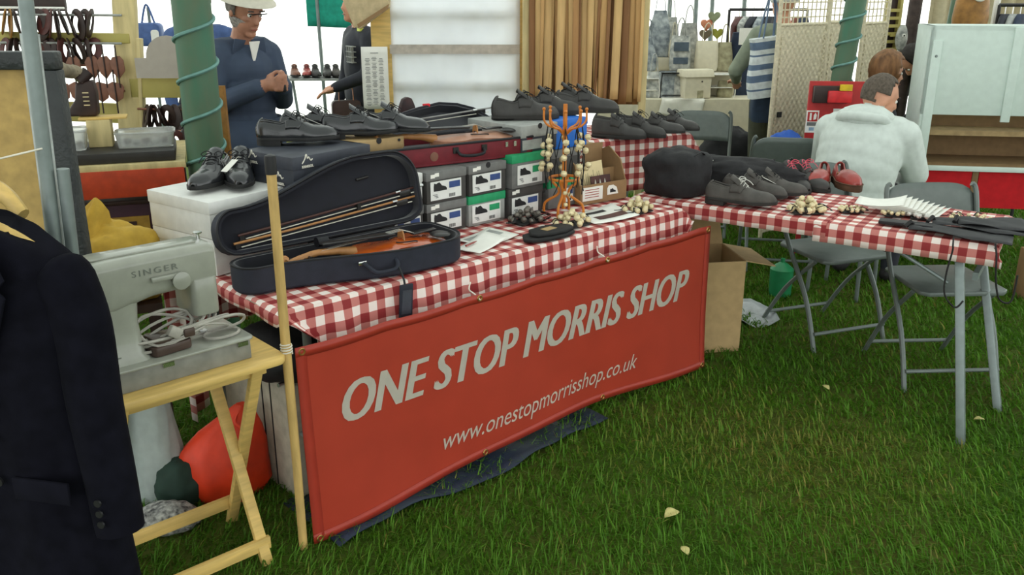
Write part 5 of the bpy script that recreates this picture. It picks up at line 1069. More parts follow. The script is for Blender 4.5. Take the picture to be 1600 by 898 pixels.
G().box((.2, .2, .1), (.5, .4, .2)).build('chest_body', mat('dark_purple', (62, 34, 48), r=.6), tr, bevel=.008); G().box((.16, -.003, .09), (.28, .008, .1)).build('yellow_panel', mat('mustard_panel', (160, 124, 48), r=.6), tr); G().box((.2, .2, .205), (.52, .42, .02)).build('chest_lid', M_dleath, tr, bevel=.005); G().box((.2, -.008, .11), (.09, .004, .016)).build('dark_mark', M_dleath, tr)
tag(G().box((clen / 2 - .12, .2, .944), (clen + .16, .36, .045)).build('cutting_board', mat('black_board', (44, 42, 40), r=.5), None, bevel=.005), 'thick black board lying on the stall counter under the plastic tubs', 'board').matrix_world = CX
M_tub = mat('clear_tub_plastic', (240, 242, 240), r=.25, trans=.75, n=.02)
def tub(label, x, y, L_, W_, H_):
    t = thing('plastic_tub', label, 'tub', group='tubs on the counter'); t.matrix_world = CX @ M.Translation((x, y, .967))
    g = G(); o_, i_ = rr(-L_ / 2, L_ / 2, -W_ / 2, W_ / 2, .03), rr(-L_ / 2 + .006, L_ / 2 - .006, -W_ / 2 + .006, W_ / 2 - .006, .026)
    k = .92; g.loft([[(a * k, b * k, 0) for a, b in o_], [(a, b, H_) for a, b in o_], [(a, b, H_) for a, b in i_], [(a * k, b * k, .006) for a, b in i_]]); g.build('tub_body', M_tub, t); G().tube([(a, b, H_) for a, b in rr(-L_ / 2, L_ / 2, -W_ / 2, W_ / 2, .03)], .005, 6, closed=True).build('tub_rim', M_tub, t)
    for q in range(5): G().sph(((q - 2) * L_ * .16, .02 * (-1) ** q, .02), (.02, .018, .014), 8, 6).build('contents', M_lgrey if q % 2 else M_dleath, t)
tub('oblong clear plastic tub of small parts in front of the leather rack', .34, .2, .25, .16, .065); tub('clear plastic tub beside the wooden block', .0, .2, .2, .16, .085)
G_ = thing('wooden_block', 'square pine block between the two plastic tubs', 'block'); G_.matrix_world = CX @ M.Translation((.15, .26, .967)); G().box((0, 0, .06), (.1, .12, .12)).build('block', M_cpine, G_, bevel=.004); G().box((.02, 0, .126), (.2, .1, .01)).build('top_slat', M_wood, G_, bevel=.002)
lb = thing('leather_boot_form', 'dark leather boot form standing on the pine block', 'boot form', CX @ V((.1, .28, 1.1)), R(10)); lb.scale = (.85, .85, .72)
G().prism([(-.09, 0), (-.085, .03), (-.04, .1), (-.025, .2), (.06, .22), (.07, .14), (.065, .03), (.06, 0), (.0, -.0)], -.035, .035, X=FRONT).build('boot', M_dleath, lb, bevel=.012, seg=3)
for q in range(4): G().box((.02, -.037, .07 + .025 * q), (.03, .004, .006)).build('pale_stitch', M_cream, lb)
br = thing('wooden_branch', 'weathered bent branch rising from the leather boot form', 'branch')
A_, B_ = CX @ V((.11, .28, 1.262)), atY(84, 108, 3.95)
mid_ = atY(112, 112, 4.05)
g = G(); g.tube(smooth_path([A_ + V((0, 0, 0)), A_.lerp(mid_, .5) + V((.0, 0, .02)), mid_, B_, B_ + V((-.18, -.02, .02))]), [.022] * 8 + [.03] * 8 + [.035] * 9, 10); g.build('limb', mat('grey_bark', (150, 138, 116), r=.85, n=.25, ns=18, b=.2, bs=30), br)
G().tube([A_ + V((-.015, -.02, -.01)), A_ + V((.02, .01, .03))], .028, 10).build('binding', M_dleath, br)
# rack of leather goods
RY = 4.75
def P(x, y, Y=RY): return atY(x, y, Y)
rk = thing('display_rack', 'cream pine display rack hung with leather bands', 'rack')
def beam(x0, y0, x1, y1, w_, d, nm, m, Y=RY, Y2=None):
    a, b = P(x0, y0, Y), P(x1, y1, Y2 or Y); L_ = (b - a).length
    return G().box((L_ / 2, 0, 0), (L_, d, w_), X=fm(a, b - a, (0, 1, 0))).build(nm, m, rk, bevel=.003)
beam(193, -30, 205, 215, .115, .04, 'upright', M_cpine); a = P(205, 215); G().box((a.x, a.y, a.z / 2), (.115, .04, a.z)).build('upright', M_cpine, rk)
a = P(-60, 215); G().box((a.x, a.y, .85), (.1, .04, 1.7)).build('upright', M_cpine, rk)
beam(-70, 56, 205, 60, .048, .05, 'rail', M_olive); beam(-70, 167, 215, 178, .10, .03, 'rail', M_olive); beam(205, 137, 300, 137, .10, .04, 'rail', M_olive); beam(218, 60, 225, 215, .02, .05, 'edge_strip', M_cpine)
beam(-70, 11, 100, 13, .012, .02, 'white_frame_bar', M_paper)
for y0, x0, x1 in ((22, -70, 190), (101, 90, 193), (140, 80, 195), (66, -70, 190), (170, 215, 300), (209, 225, 300)):
    a, b = P(x0, y0, RY - .05), P(x1, y0 + 2, RY - .05); G().tube([a, b], .006, 8).build('rod', M_lbrown if y0 > 90 else M_lgrey, rk)
G().box((P(10, 2).x, RY + .1, P(10, 2).z), (.5, .02, .10)).build('dark_panel', M_dleath, rk)
def band(x, y, r, m, label, wob=0):
    p = P(x, y, RY - .05); g = G(); n = 18
    g.tube([(r * .32 * math.sin(2 * PI * i / n + wob), r * .75 * math.cos(2 * PI * i / n), r * 1.2 * (math.sin(2 * PI * i / n) - 1)) for i in range(n)], .019, 6, closed=True, flat=.3)
    return tag(g.build('leather_band', m, None, loc=p + V((0, 0, .008)), rz=random.uniform(.2, 1.3)), label, 'bracelet', 'leather bands on the rack')
random.seed(21)
cols = [M_tleath, M_tleath, M_dleath, M_dleath, M_mleath, M_dleath, M_mleath, M_mleath, M_dleath, M_dleath, M_dleath, M_dleath, M_dleath, M_dleath]
for i, m in enumerate(cols): band(4 + i * 10.4, 21, .040 + .014 * ((i * 7) % 3) / 2, m, {'ochre_leather': 'ochre leather band on the top rod of the rack', 'maroon_leather': 'maroon leather band on the top rod of the rack'}.get(m.name, 'dark brown leather band on the top rod of the rack'), i)
for i in range(13): band(6 + i * 11.6, 66, .036 + .01 * ((i * 5) % 3) / 2, M_dleath if i % 4 else M_mleath, ('dark brown' if i % 4 else 'maroon') + ' leather band hung just below the yellow beam', i)
for i in range(7): band(226 + i * 9, 170, .042, M_dleath, 'dark leather band on the short rod below the grey sign', i)
for i in range(6): band(240 + i * 9, 209, .036, M_dleath if i % 2 else M_mleath, ('dark' if i % 2 else 'maroon') + ' leather band on the lowest rod beside the green pole', i)
def pouch(x, y, s, label, flip=False):
    t = thing('hair_slide', label, 'hair slide', P(x, y, RY - .075), .1, 'leather hair slides')
    pl = [(-.035, .02), (-.02, .045), (.015, .05), (.03, .03), (.032, -.02), (.0, -.06), (-.025, -.03)]
    if flip: pl = [(-.04, .03), (-.01, .045), (.03, .035), (.04, .02), (.03, -.03), (.0, -.05), (-.03, -.025)]
    G().prism([(a * s, b * s) for a, b in pl], -.003, .003, X=FRONT).build('leather_piece', M_lbrown, t, bevel=.001); G().tube([(.0, -.006, -.1 * s), (.0, -.006, .1 * s)], .004, 6).build('wooden_pin', M_dleath, t)
for i, x in enumerate((116, 145, 164, 184)): pouch(x, 104, 1.05, 'leather hair slide with pin on the upper thin rod')
for i, x in enumerate((97, 122, 158, 181)): pouch(x, 143, 1.1, 'wider leather hair slide with pin on the lower thin rod', True)
sg = thing('price_sign', 'plain grey board with rounded top standing on the yellow beam', 'sign', P(248, 122, RY - .06), 0)
G().prism([(-.11, 0), (.16, 0), (.16, .17)] + [(.06 + .11 * math.cos(R(a)), .1 + .11 * math.sin(R(a))) for a in range(50, 181, 13)] + [(-.055, .1), (-.11, .1)], -.006, .006, X=FRONT).build('board', mat('grey_mountboard', (168, 160, 150), r=.8, n=.03), sg)
# framed board at far left
fb = thing('framed_board', 'pale board in a broad dark frame behind the garment rail', 'board', atY(-60, 400, 2.95) * V((1, 1, 0)), 0); fx = atY(90, 80, 2.6); ww, hh_ = .66, 1.25
fb.location = (fx.x - ww, 2.6, fx.z - hh_); M_fr = mat('black_ribbed_frame', (40, 44, 44), r=.45, b=.3, bs=80)
G().box((ww / 2, .02, hh_ / 2), (ww - .04, .015, hh_ - .04)).build('panel', mat('yellow_ply', (180, 150, 88), r=.6), fb)
for c, s in (((ww / 2, 0, hh_ - .025), (ww, .05, .05)), ((ww / 2, 0, .025), (ww, .05, .05)), ((ww - .025, 0, hh_ / 2), (.05, .05, hh_ - .1)), ((.025, 0, hh_ / 2), (.05, .05, hh_ - .1))): G().box(c, s).build('frame_rail', M_fr, fb, bevel=.006)
for x in (.03, ww - .03): G().box((x, .03, -fb.location.z / 2), (.03, .03, fb.location.z)).build('leg', M_fr, fb)
# yellow sack and black bag behind the sewing machine, on a low stand
st_ = thing('low_stand', 'low wooden stand under the yellow sack', 'stand', (-1.47, 3.0, 0), .4)
G().box((0, 0, .6), (.42, .34, .03)).build('top', M_dleath, st_)
for x in (-.18, .18):
    for y in (-.14, .14): G().box((x, y, .293), (.04, .04, .586)).build('leg', M_dleath, st_)
M_yel = mat('mustard_canvas', (196, 160, 62), r=.8, n=.1, b=.1, bs=20)
sk = blob('mustard yellow canvas sack with a peaked top behind the sewing machine', 'sack', 'canvas_sack', (-1.39, 2.97, .616), (.19, .13, .155), M_yel, 4.4, rz=.3, amp=.2, parts='sack_body')
g = G(); g.loft([[(r_ * math.cos(a) * (1 + .3 * math.sin(a * 3)) + ox, r_ * .7 * math.sin(a) * (1 + .25 * math.cos(a * 4)), z) for a in [2 * PI * i / 18 for i in range(18)]] for z, r_, ox in ((.19, .10, -.03), (.24, .075, -.05), (.275, .055, -.045), (.31, .04, -.03), (.345, .016, -.02), (.36, .004, -.018))]); g.build('gathered_peak', M_yel, sk, smooth=60)
blob('shiny black bag next to the yellow sack', 'bag', 'black_bag', (-1.63, 2.98, .616), (.09, .09, .13), M_zip, 6.6)
# green tent poles with spiral rope
M_gp = mat('worn_green_paint', (66, 112, 88), r=.55, n=.3, ns=4, stretch=(3, 3, 1), col2=(92, 106, 82)); M_rope = mat('teal_rope', (104, 146, 138), r=.6)
def gpole(label, a, b, r, turns, ph, zr0, zr1):
    d = (a - b); foot = b + d * (-b.z / d.z); top = a + d * .25; t = thing('tent_pole', label, 'pole', foot, 0); v = top - foot
    G().tube([(0, 0, 0), v * .5, v], r, 20).build('pole', M_gp, t)
    ax = v.normalized(); e1 = V((1, 0, 0)); e1 = (e1 - ax * e1.dot(ax)).normalized(); e2 = ax.cross(e1); n = int(turns * 24)
    pts = [foot * 0 + v * (zr0 + (zr1 - zr0) * i / n) + (e1 * math.cos(i * PI / 12 + ph) + e2 * math.sin(i * PI / 12 + ph)) * (r + .006) for i in range(n + 1)]
    G().tube(pts, .008, 6).build('spiral_rope', M_rope, t); return t
gpole('green painted tent pole wound with rope beside the hatted man', atY(298, 0, 4.05), atY(321, 235, 4.05), .082, 9, 1.0, .05, .98)
gpole('slimmer green tent pole wound with rope by the wicker screens', atY(1338, 0, 5.75), atY(1313, 130, 5.75), .062, 11, 2.0, .1, 1.0)
tag(G().box((0, 0, .6), (.05, .03, 1.2)).build('wooden_post', M_tleath, None, loc=(atY(347, 180, 4.4).x, 4.4, 0)), 'thin brown wooden post beside the hatted man', 'post')
# ================================================================== FAR LEFT BACKGROUND
M_sheet = mat('white_screen_cloth', (246, 248, 252), r=.7, n=.03, ns=3, transl=.7, b=.08, bs=5)
fs = thing('market_shelf', 'slanting far shelf carrying a row of small shoes', 'shelf'); a, b = atY(447, 118, 7.6), atY(560, 122, 7.6)
G().box(((a.x + b.x) / 2, 7.6, a.z - .02), (b.x - a.x + .1, .3, .02)).build('board', M_lgrey, fs)
for x in (a.x + .05, b.x): G().tube([(x, 7.6, a.z - .03), (x + .1, 7.55, 0)], .012, 6).build('leg', M_steel, fs)
for i, (k, m) in enumerate(((0, M_lbrown), (1, M_red), (2, M_mat), (3, M_mat), (4, M_grey), (5, M_mat))):
    lbs = ['tan shoe, first on the far market shelf', 'reddish shoe on the far market shelf beside the tan one', 'dark shoe on the far shelf next to the reddish shoe', 'dark shoe in the middle of the far shelf', 'charcoal shoe on the far market shelf', 'dark shoe on the far shelf by the sports jacket wearer']
    shoe(lbs[i], 'derby', 1 if i % 2 else -1, (a.x + .06 + .085 * i, 7.68, a.z - .008), R(-75), (m, M_mats, M_lace, M_lin), 'shoes on the far shelf', scale=.8)
tp = thing('teal_flag', 'plain teal flag on a slim pole behind the far shelf', 'flag', (atY(503, 60, 7.9).x, 7.9, 0))
G().tube([(0, 0, 0), (-.03, 0, 2.1)], .016, 8).build('pole', M_steel, tp); fz = atY(503, 41, 7.9).z
G().grid(10, 8, lambda a_, b_: (-.11 + .5 * a_, -.02 + .02 * math.sin(a_ * 7), fz - .02 * a_ + .5 * b_)).build('cloth', mat('teal_cloth', (28, 150, 128), r=.8), tp, solid=.003)
G().box((.33, -.04, fz + .3), (.1, .01, .17)).build('brown_patch', M_lbrown, tp)
bb = thing('blue_bag', 'blue and white plastic bag hanging far behind the leather rack', 'bag', atY(236, 72, 7.0)); G().prism(rr(-.1, .1, 0, .17, .04), -.05, .05, X=FRONT).build('bag_body', mat('bag_blue', (70, 96, 150), r=.5), bb, bevel=.02); G().tube(smooth_path([(-.05, 0, .16), (0, 0, .3), (.05, 0, .16)]), .008, 6).build('handle', MATS['bag_blue'], bb); G().tube([(.0, .03, .28), (.0, .05, -1.3)], .012, 8).build('stand_post', M_steel, bb)
G().prism(rr(.03, .09, .02, .12, .02), .051, .054, X=FRONT).build('white_print', M_paper, bb)
# ================================================================== SCREEN AND LEATHER STRIPS BEHIND THE SHOE BOXES
SY = 5.85
def Q(x, y, Y=SY): return atY(x, y, Y)
scn = thing('cloth_screen', 'white cloth screen stretched on a pine frame behind the violin cases', 'screen')
for x0, x1, w_, nm, Y in ((596, 604, .125, 'post', SY), (812, 812, .06, 'post', SY)):
    a = Q(x0, 60, Y); G().box((a.x, Y, 1.0), (w_, .04, 2.0)).build(nm, M_wood if w_ < .1 else M_wood, scn, bevel=.003)
xa, xb = Q(612, 100).x, Q(812, 100).x
G().grid(30, 30, lambda a, b: (xa + (xb - xa) * a, SY - .03 + .018 * math.sin(a * 9 + b * 3) * (1 - .3 * b) + .008 * math.sin(a * 31), .55 + 1.45 * b)).build('sheet', M_sheet, scn, smooth=70, solid=.002)
for y0 in (76, 24, 135): z = Q(700, y0).z; G().box(((xa + xb) / 2, SY + .03, z), (xb - xa + .06, .015, .058)).build('slat', M_cpine, scn)
z = Q(700, 76).z; G().box(((xa + xb) / 2, SY - .056, z), (xb - xa, .006, .056)).build('band', mat('beige_band', (190, 180, 168), r=.8), scn)
pl_ = thing('price_list', 'white printed price list pinned to the pine post', 'sign', Q(587, 122, SY - .06), R(4)); 
G().grid(6, 10, lambda a, b: ((a - .5) * .165, -.012 * math.sin(b * 3) - .01, (b - .5) * .385)).build('sheet', M_paper, pl_, solid=.001)
g = G()
for r_ in range(34):
    for c_ in range(3):
        if (r_ * 7 + c_ * 3) % 6: g.box((-.045 + .042 * c_, -.026, .13 - .009 * r_), (.02 + .012 * ((r_ + c_) % 3) / 2, .0006, .003))
g.build('printed_lines', M_bgrey, pl_)['kind'] = 'stuff'
G().box((.0, -.024, .155), (.05, .0006, .004)).build('heading', M_bgrey, pl_)
cbd = thing('folded_card_sheet', 'large folded brown card sheet propped on top of the pine post', 'card', Q(590, 30, SY - .12))
pc = [(525, -25), (553, 42), (562, 45), (606, 12), (608, -30)]; base_ = Q(590, 30, SY - .12)
pts = [Q(x, y, SY - .12) - base_ for x, y in pc]; g = G(); g.add([tuple(p) for p in pts] + [tuple(p + V((.01, .03, 0))) for p in pts], [(0, 1, 2, 3, 4), (9, 8, 7, 6, 5)] + [(i, (i + 1) % 5, 5 + (i + 1) % 5, 5 + i) for i in range(5)]); g.build('sheet', mat('buff_card', (196, 176, 138), r=.8), cbd)
pf = [Q(x, y, SY - .15) - base_ for x, y in ((560, 44), (606, 14), (608, 6), (558, 38))]; G().add([tuple(p) for p in pf] + [tuple(p + V((0, .01, 0))) for p in pf], [(0, 1, 2, 3), (7, 6, 5, 4), (0, 4, 5, 1), (1, 5, 6, 2), (2, 6, 7, 3), (3, 7, 4, 0)]).build('folded_edge', M_kr2, cbd)
SY2 = 5.64
sr = thing('strip_frame', 'pine frame from which the tan leather strips hang', 'frame')
for x in (822, 1008): a = Q(x, 80, SY2); G().box((a.x, SY2 + .05, 1.0), (.045, .04, 2.0)).build('post', M_cpine, sr, bevel=.003)
a, b = Q(822, 80, SY2).x, Q(1008, 80, SY2).x; G().box(((a + b) / 2, SY2 + .03, 1.98), (b - a, .16, .02)).build('hanging_board', M_cpine, sr); G().box(((a + b) / 2, SY2 + .05, 2.01), (b - a, .04, .04)).build('top_rail', M_cpine, sr)
random.seed(5)
LTH = [mat('tan_strip_%s' % n, c, r=.6, n=.15, ns=4, stretch=(6, 6, .6)) for n, c in (('a', (186, 146, 92)), ('b', (204, 168, 112)), ('c', (166, 124, 76)), ('d', (132, 92, 54)))]
x = 826.0; i = 0
for j in range(17):
    p = Q(831 + j * 10.4, 80, SY2 + .075).x
    tag(G().grid(2, 10, lambda a, b: ((a - .5) * .05, .006 * math.sin(b * 6 + j), 0.95 + 1.01 * b)).build('leather_strip', LTH[(2, 3)[j % 2]], None, solid=.004, loc=(p, SY2 + .075, 0)), ('mid tan' if j % 2 == 0 else 'dark tan') + ' leather strip in the back row behind the others', 'leather strip', 'leather strips on the frame')
names = ['honey', 'pale', 'mid tan', 'dark tan']
while x < 1000:
    w_ = random.choice((5, 7, 9, 12)); k = random.choice((0, 1, 1, 2, 0, 3)); yo = SY2 + random.uniform(-.03, .03); p = Q(x + w_ / 2, 80, yo).x; ww_ = w_ * yo / 1400 * 1.05; bot = random.uniform(.92, 1.0); tw = random.uniform(-.5, .5); sw = random.uniform(-.02, .02)
    g = G(); g.grid(3, 14, lambda a, b: ((a - .5) * ww_ * math.cos(tw * (1 - b)) + sw * (1 - b) ** 2, (a - .5) * ww_ * math.sin(tw * (1 - b)) + .008 * math.sin(b * 5 + i), bot + (1.96 - bot) * b))
    tag(g.build('leather_strip', LTH[k], None, solid=.004, loc=(p, yo, 0)), names[k] + (' narrow' if w_ < 8 else ' broad') + ' leather strip hanging from the pine frame', 'leather strip', 'leather strips on the frame'); x += w_ * random.uniform(.82, 1.05); i += 1
# ================================================================== BAG STALL (FAR RIGHT CENTRE)
BY = 7.3
M_crm = mat('cream_cotton', (216, 208, 184), r=.9, n=.04); M_sprig = mat('sprigged_cotton', (206, 206, 198), r=.9, col2=(120, 124, 122), ns=26, n=.2); M_slate = mat('slate_print', (186, 192, 192), r=.9, col2=(84, 94, 104), ns=20, n=.2); M_olv = mat('olive_print', (178, 172, 140), r=.9, col2=(128, 122, 96), ns=24, n=.2); M_wire = mat('black_wire', (36, 34, 34), r=.5); M_wwire = mat('white_wire', (224, 222, 214), r=.5)
bt2 = thing('stall_table', 'long bag stall table under a cream cloth', 'table'); e0, e1 = atY(985, 165, BY), atY(1182, 165, BY); zt = .80; TX0, TX1 = e0.x - .25, e1.x + .08
G().box(((TX0 + TX1) / 2, BY + .3, zt - .02), (TX1 - TX0, .7, .03)).build('tabletop', M_ptop, bt2)
for x in (TX0 + .1, TX1 - .1):
    for y in (BY + .02, BY + .58): G().tube([(x, y, 0), (x, y, zt - .03)], .015, 8).build('leg', M_steel, bt2)
cl = G(); cl.grid(40, 20, lambda a, b: (TX0 - .02 + (TX1 - TX0 + .04) * a, (BY - .06 - .015 * abs(math.sin(a * 30)) * (1 - b / .6)) if b < .6 else BY - .06 + (b - .6) / .4 * .72, (zt - .005 - .68 * (1 - b / .6)) if b < .6 else zt + .002))
tag(cl.build('tablecloth', M_crm, None, smooth=50, solid=.002), 'plain cream cloth falling to the ground around the bag stall', 'tablecloth')
cl = G(); X_ = atY(1060, 160, BY).x; cl.grid(14, 14, lambda a, b: (X_ - .17 + .34 * a + .05 * b, BY - .075 - .012 * math.sin(a * 8) if b < .5 else BY - .07 + (b - .5) * .5, zt - (.5 - b) * .3 * (1 - .5 * abs(a - .5)) + .006 if b < .5 else zt + .006))
tag(cl.build('table_runner', mat('white_linen', (228, 226, 214), r=.9, n=.03), None, smooth=50, solid=.002), 'white linen square hanging over the bag stall edge', 'cloth')
def tote(label, x, yb, wpx, hpx, m, Y=BY + .25, z=None, handle=True, d=.05, taper=.9, name='tote_bag', cat='bag', stripes=None):
    p = atY(x, yb, Y); k = p.y * .95 / 1400; w_, h_ = wpx * k, hpx * k
    if z is None: z = zt + .004
    t = thing(name, label, cat, (p.x, Y, z), random.uniform(-.2, .2))
    g = G(); g.loft([[(a, b, h_ * f) for a, b in rr(-w_ / 2 * s, w_ / 2 * s, -d * q, d * q, d * q * .7)] for f, s, q in ((0, .95, 1), (.15, 1.05, 1.15), (.6, 1.0, .9), (.93, taper, .5), (1, taper * .97, .35))]); g.build('bag_body', m, t, smooth=50)
    if handle:
        for y in (-.012, .012): G().tube(smooth_path([(-w_ * .22, y, h_), (-w_ * .15, y, h_ + .1), (0, y, h_ + .14), (w_ * .15, y, h_ + .1), (w_ * .22, y, h_)]), .009, 6, flat=.4).build('handle', m, t)
    for f, hh2, mm in stripes or ():
        w2_ = w_ * .9; G().box((0, -d * 1.1, h_ * f), (w2_ * .8, .012, hh2)).build('pocket', mm, t)
    return t
random.seed(31)
rs = thing('display_riser', 'stepped cream riser carrying the upper row of cloth bags', 'riser'); ra, rb = atY(998, 100, BY + .3).x, atY(1146, 100, BY + .3).x; rc = atY(1066, 100, BY + .45).x
G().box(((ra + rb) / 2, BY + .41, zt + .101), (rb - ra, .40, .19)).build('lower_step', M_crm, rs, bevel=.004); G().box(((ra + rc) / 2, BY + .45, zt + .248), (rc - ra, .24, .10)).build('upper_step', M_crm, rs, bevel=.004)
tote('plain cream tote bag with long handles on the bag stall', 1103, 100, 36, 46, M_crm, z=zt + .2,  taper=.95)
tote('olive sprigged bag on the white wire tier', 1130, 105, 26, 44, M_olv, z=zt + .2,  taper=.8)
tote('cream sprigged tote with blue-grey pocket behind the black wire stand', 1062, 95, 32, 54, M_sprig, z=zt + .2,  stripes=((.7, .07, mat('pocket_blue', (84, 96, 108), r=.9)), (.3, .05, MATS['pocket_blue'])))
tote('slate patterned bag in the bag stall heap by the strip frame', 1012, 100, 26, 40, M_slate, z=zt + .2,  Y=BY + .28, taper=.7)
tote('grey and white patterned bag hung highest in the heap', 1030, 60, 34, 70, M_slate, z=zt + .302, Y=BY + .42, taper=.6)
tote('sprigged bag with dark straps beside the heap', 1048, 60, 24, 60, M_sprig, z=zt + .302, Y=BY + .42, taper=.7)
tote('large sprigged bag at the back of the bag stall', 1076, 60, 30, 70, M_sprig, Y=BY + .46, z=zt + .2, taper=.8)
tote('patterned bag standing low behind the black wire stand', 1040, 150, 34, 40, M_slate, handle=False, Y=BY + .1)
tote('olive patterned bag under the white wire tier', 1132, 146, 24, 26, M_olv, handle=False, Y=BY + .1)
tote('small striped bag on the lower tier by the strip frame', 1008, 140, 20, 22, M_slate, handle=False, Y=BY + .1)
tote('sprigged purse standing between the stands on the cream cloth', 1058, 148, 22, 34, M_sprig, handle=False, Y=BY + .1)
tote('grey sprigged bag leaning at the front of the patterned heap', 1022, 118, 26, 40, M_sprig, Y=BY + .1, taper=.75)
tote('slate bag with pale handles on top of the heap by the frame', 1014, 60, 22, 30, M_slate, z=zt + .302, Y=BY + .40, taper=.7)
tote('small cream purse hung beside the dark stand', 1053, 60, 16, 26, M_crm, z=zt + .302, Y=BY + .38, taper=.8)
def wtier(label, x, m, levels, w_=.2):
    p = atY(x, 150, BY + .15); t = thing('wire_stand', label, 'stand', (p.x, BY + .12, zt + .004))
    for z in levels:
        G().tube([(a, b, z) for a, b in rr(-w_ / 2, w_ / 2, -.08, .08, .02, 3)], .005, 5, closed=True).build('tier', m, t)
        G().box((0, 0, z), (w_ - .01, .15, .003)).build('tray', m, t)
    for a in (-1, 1):
        for b in (-1, 1): G().tube(smooth_path([(a * w_ / 2, b * .08, 0), (a * w_ / 2 + .01 * a, b * .08, levels[0] * .5), (a * w_ / 2, b * .08, levels[-1])]), .005, 5).build('wire_leg', m, t)
    return t
wtier('white wire tiered stand holding the olive bags', 1122, M_wwire, (.08, .18)); wtier('white wire tiered stand beside the tan leather strips', 1006, M_wwire, (.06, .15)); 
bw = wtier('tall black wire stand with a slatted top among the bags', 1046, M_wire, (.02, .195), .17)
hs = thing('bag_display_box', 'cream house-shaped card display box at the front of the bag stall', 'box', (atY(1084, 152, BY + .05).x, BY + .05, zt + .008), R(12))
G().box((0, 0, .09), (.22, .15, .18)).build('box_body', M_crm, hs, bevel=.004); G().prism([(-.09, .165), (-.06, .22), (.06, .22), (.09, .165)], -.13, .13, X=fm((0, 0, 0), (0, 1, 0), (0, 0, 1))).build('pitched_lid', M_crm, hs, bevel=.004); G().box((.02, -.077, .03), (.05, .004, .06)).build('dark_opening', M_olv, hs); G().lathe([(.006, 0), (.006, .004)], 10, X=M.Translation((.03, -.076, .13)) @ M.Rotation(PI / 2, 4, 'X')).build('button', M_wire, hs)
def heart(x, y, m, label, s=.05):
    t = thing('heart_ornament', label, 'ornament', atY(x, y, BY + .3), random.uniform(-.3, .3)); pts = [(s * 16 * math.sin(a) ** 3 / 16, s * (13 * math.cos(a) - 5 * math.cos(2 * a) - 2 * math.cos(3 * a) - math.cos(4 * a)) / 16) for a in [2 * PI * i / 28 for i in range(28)]]
    G().prism(pts, -.012, .012, X=FRONT).build('heart', m, t, bevel=.006); p = t.location; G().tube([(0, .014, 0), (.0, .03, zt - p.z)], .004, 5).build('stick', M_wood, t)
heart(1116, 26, mat('sage_heart', (140, 146, 116), r=.8), 'sage cloth heart, highest on the bag stall'); heart(1104, 38, mat('coral_heart', (212, 140, 108), r=.8), 'coral and yellow cloth heart below the sage one'); heart(1102, 54, mat('brown_heart', (122, 112, 92), r=.8), 'brown cloth heart above the cream tote'); heart(1121, 52, mat('lime_heart', (160, 160, 70), r=.8), 'lime and brown cloth heart above the olive bag')
for i, (x, Y, lbl) in enumerate(((1046, 9.0, 'thin grey tent upright behind the patterned bags'), (1087, 9.0, 'thin grey tent upright behind the large sprigged bag'), (1112, 9.4, 'thin grey tent upright behind the hearts'), (1162, 9.0, 'thin grey tent upright behind the clothes rail'))):
    tag(G().tube([(0, 0, 0), (0, 0, 2.4)], .022, 8).build('tent_upright', M_steel, None, loc=(atY(x, 20, Y).x, Y, 0)), lbl, 'pole')
# clothes rail
CY = 7.9
crl = thing('clothes_rail', 'clothes rail hung with patterned tops behind the shopper', 'rail'); a, b = atY(1140, 15, CY), atY(1262, 15, CY)
G().tube([a, b], .012, 8).build('bar', M_wire, crl)
for p in (a, b): G().tube([(p.x, CY, p.z), (p.x, CY, 0)], .012, 8).build('upright', M_wire, crl)
for i, (x, m, lbl) in enumerate(((1156, M_mleath, 'maroon patterned top on the clothes rail'), (1166, M_sprig, 'pale sprigged top on the clothes rail'), (1177, M_dkj, 'black top on the clothes rail'), (1190, M_slate, 'slate patterned top on the clothes rail'), (1203, M_dkj, 'dark cardigan at the clothes rail end'), (1246, mat('rust_cloth', (120, 70, 56), r=.9), 'rust coloured top behind the wicker lattice'), (1256, M_jean, 'navy top behind the wicker lattice'))):
    p = atY(x, 16, CY); t = thing('hung_garment', lbl, 'garment', (p.x, CY, p.z), R(60)); g = G(); g.loft([[(wd * math.cos(q), .035 * math.sin(q) * (1 + .2 * math.sin(q * 5)), z) for q in [2 * PI * k / 20 for k in range(20)]] for z, wd in ((-.05, .03), (-.08, .12), (-.12, .2), (-.25, .19), (-.5, .19))]); g.build('garment', m, t, smooth=60); G().tube(smooth_path([(0, 0, -.05), (0, 0, 0), (.02, 0, .02), (0, 0, .035)]), .003, 5).build('hook', M_chrome, t)
ng = thing('navy_garment', 'long navy garment hanging below the patterned tops', 'garment', (atY(1162, 60, 7.6).x, 7.6, 0)); g = G(); g.loft([[(wd * math.cos(q), .08 * math.sin(q) * (1 + .1 * math.sin(q * 6)), z) for q in [2 * PI * k / 24 for k in range(24)]] for z, wd in ((.75, .12), (.95, .13), (1.15, .12), (1.3, .09))]); g.build('cloth', M_jean, ng, smooth=60); G().tube([(0, 0, 0), (0, 0, 1.3)], .012, 8).build('stand_post', M_wire, ng)
tag(G().box((0, 0, 0), (.115, .004, .13)).build('price_card', M_paper, None, loc=atY(1166, 57, 7.48)), 'blank white price card pinned to the navy garment', 'card')
